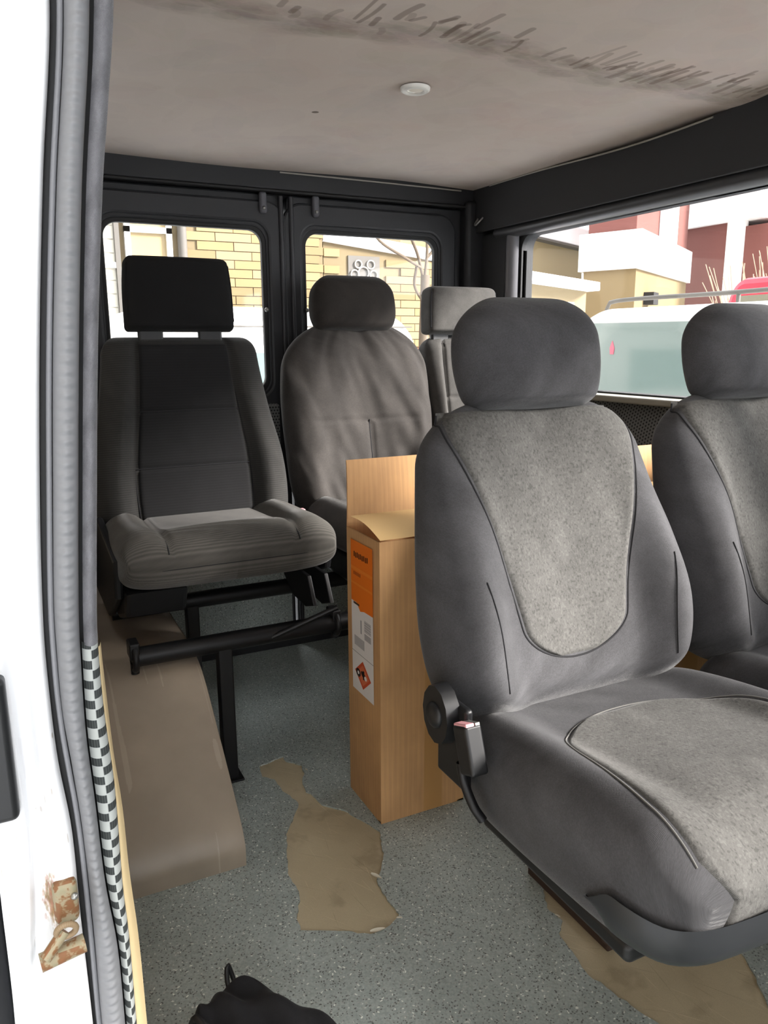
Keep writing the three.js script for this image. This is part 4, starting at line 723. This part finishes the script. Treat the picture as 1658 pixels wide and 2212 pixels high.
{ // cream house behind the shed
  const g = thing('building', 'cream house with snowy pitched roof beyond the low shed', 'building', [12.5, -0.55, -18.2]);
  part(g, 'wall', extrZ(poly([[-3, 0], [2.9, 0], [2.9, 4.28], [-3, 5.05]]), -4, 4), std(0x8e8060, 0.9));
  part(g, 'snow_roof', extrZ(poly([[-3.2, 5.05], [3.0, 4.24], [3.0, 4.75], [-3.2, 5.9]]), -4.2, 4.5, 0.05), E.snow, 'snow covered roof');
  part(g, 'eaves', extrZ(poly([[-3.2, 5.0], [3.0, 4.20], [3.0, 4.26], [-3.2, 5.06]]), 0.0, 0.32), E.grey);
}
{ // brick house with wrap-round white balcony
  const g = thing('building', 'red brick house with a white balcony band over a yellow stone ground floor', 'building', [14.0, -0.55, -14.5]);
  const A = [0, 0], B = [4.93, -3.0], Cc = [4.3, -4.6], D = [-0.58, -1.45];
  const prism = (pts, y0, y1) => { const p = poly(pts.map(([x, z]) => [x, -z])); const q = extr(p, y1 - y0); q.rotateX(-Math.PI / 2); q.translate(0, y0, 0); return metric(q); };
  const grow = (k) => [[A[0] - 0.12 * k, A[1] + 0.35 * k], [B[0] + 0.3 * k, B[1] + 0.0 * k], Cc, [D[0] - 0.25 * k, D[1] - 0.1 * k]];
  part(g, 'ground_floor', prism(grow(-0.4), 0, 3.45), E.stone, 'yellow stone ground floor');
  part(g, 'balcony', prism(grow(0.15), 3.41, 4.30), E.white, 'white balcony band');
  part(g, 'upper_wall', prism(grow(-0.7), 4.3, 9), E.brick, 'red brick upper wall');
  const dir = v3(B[0], 0, B[1]).normalize();
  const onFace = (t, y0, y1, w, m, nm) => { const b = bx(-w / 2, w / 2, y0, y1, -0.3, 0.16); b.rotateY(Math.atan2(-dir.z, dir.x)); b.translate(dir.x * t, 0, dir.z * t); return part(g, nm, b, m); };
  onFace(2.7, 4.2, 9, 0.75, E.white, 'white_pier'); onFace(1.0, 5.0, 5.8, 0.5, E.white, 'window'); onFace(1.2, 2.6, 2.9, 0.5, M.gasket, 'vent');
}
{
  const g = thing('building', 'far red brick block with white storeys beside the balcony house', 'building', [20, -0.55, -18.6]);
  part(g, 'brick_storey', bx(0, 5, 2.8, 5.15, -1, 1.5), E.brick); part(g, 'white_storey', bx(-0.2, 6, 5.15, 6.7, -1.2, 2.6), E.white); part(g, 'upper_storey', bx(0.3, 6, 6.7, 11, -1, 2.2), std(0xcfc4a4, 0.9));
  part(g, 'base', bx(0, 6, 0, 2.8, -1, 2), E.stone); part(g, 'brick_storey', bx(0.2, 5, 2.8, 5.0, 1.9, 3.6), E.brick);
  part(g, 'white_pier', bx(-0.05, 0.3, 0, 5.2, 1.45, 1.9), E.white);
}
for (const [x, z, h, l, sd] of [[14, -10.2, 3.6, 'snowy leafless bush beside the brick block', 3], [11.0, -8.6, 2.9, 'leafless twiggy bush behind the red car', 5]]) {
  const g = thing('bush', l, 'bush', [x, -0.55, z]); seed = sd * 977;
  const tw = []; for (let i = 0; i < 150; i++) { const a = rr(0, 6.28), r = rr(0.3, 1.0), hh = h * rr(0.6, 1); tw.push(tube([[r * 0.1 * Math.cos(a), 0, r * 0.1 * Math.sin(a)], [r * 0.6 * Math.cos(a), hh * 0.6, r * 0.6 * Math.sin(a)], [r * Math.cos(a + rr(-0.4, 0.4)), hh, r * Math.sin(a + rr(-0.4, 0.4))]], 0.008, 8, 4)); }
  const m = part(g, 'twigs', merge(tw), std(0xa99c84, 0.95)); m.userData.kind = 'stuff';
  part(g, 'stem', tube([[0, 0, 0], [0, h * 0.4, 0.02], [0.05, h * 0.8, 0]], 0.05, 16, 8), E.wood);
}
{ // red car behind
  const g = thing('parked_car', 'red car whose roof shows above the white estate car', 'car', [9.0, -0.55, -6.2]);
  const s = new THREE.Shape(); s.moveTo(-1.6, 0.4); s.lineTo(-1.65, 1.5); s.lineTo(-1.45, 2.2); s.quadraticCurveTo(-1.38, 2.46, -1.2, 2.49); s.lineTo(0.9, 2.49); s.quadraticCurveTo(1.4, 2.4, 1.6, 1.7); s.lineTo(2.2, 1.5); s.lineTo(2.2, 0.4); s.closePath();
  part(g, 'body', extrX(s, 0, 1.7, 0.08), std(0xc22036, 0.4));
  part(g, 'side_glass', extrX(poly([[-1.42, 1.7], [1.3, 1.7], [1.0, 2.26], [-1.25, 2.26]]), -0.006, 0.01), std(0x6d6a5a, 0.2));
  for (const z of [-1.0, 1.6]) part(g, 'wheel', new THREE.CylinderGeometry(0.35, 0.35, 0.2, 24).rotateZ(Math.PI / 2).translate(0.09, 0.35, z), M.gasket);
}

scene.traverse((o) => { if (o.isMesh) { o.castShadow = true; o.receiveShadow = true; } });
renderer.render(scene, camera);
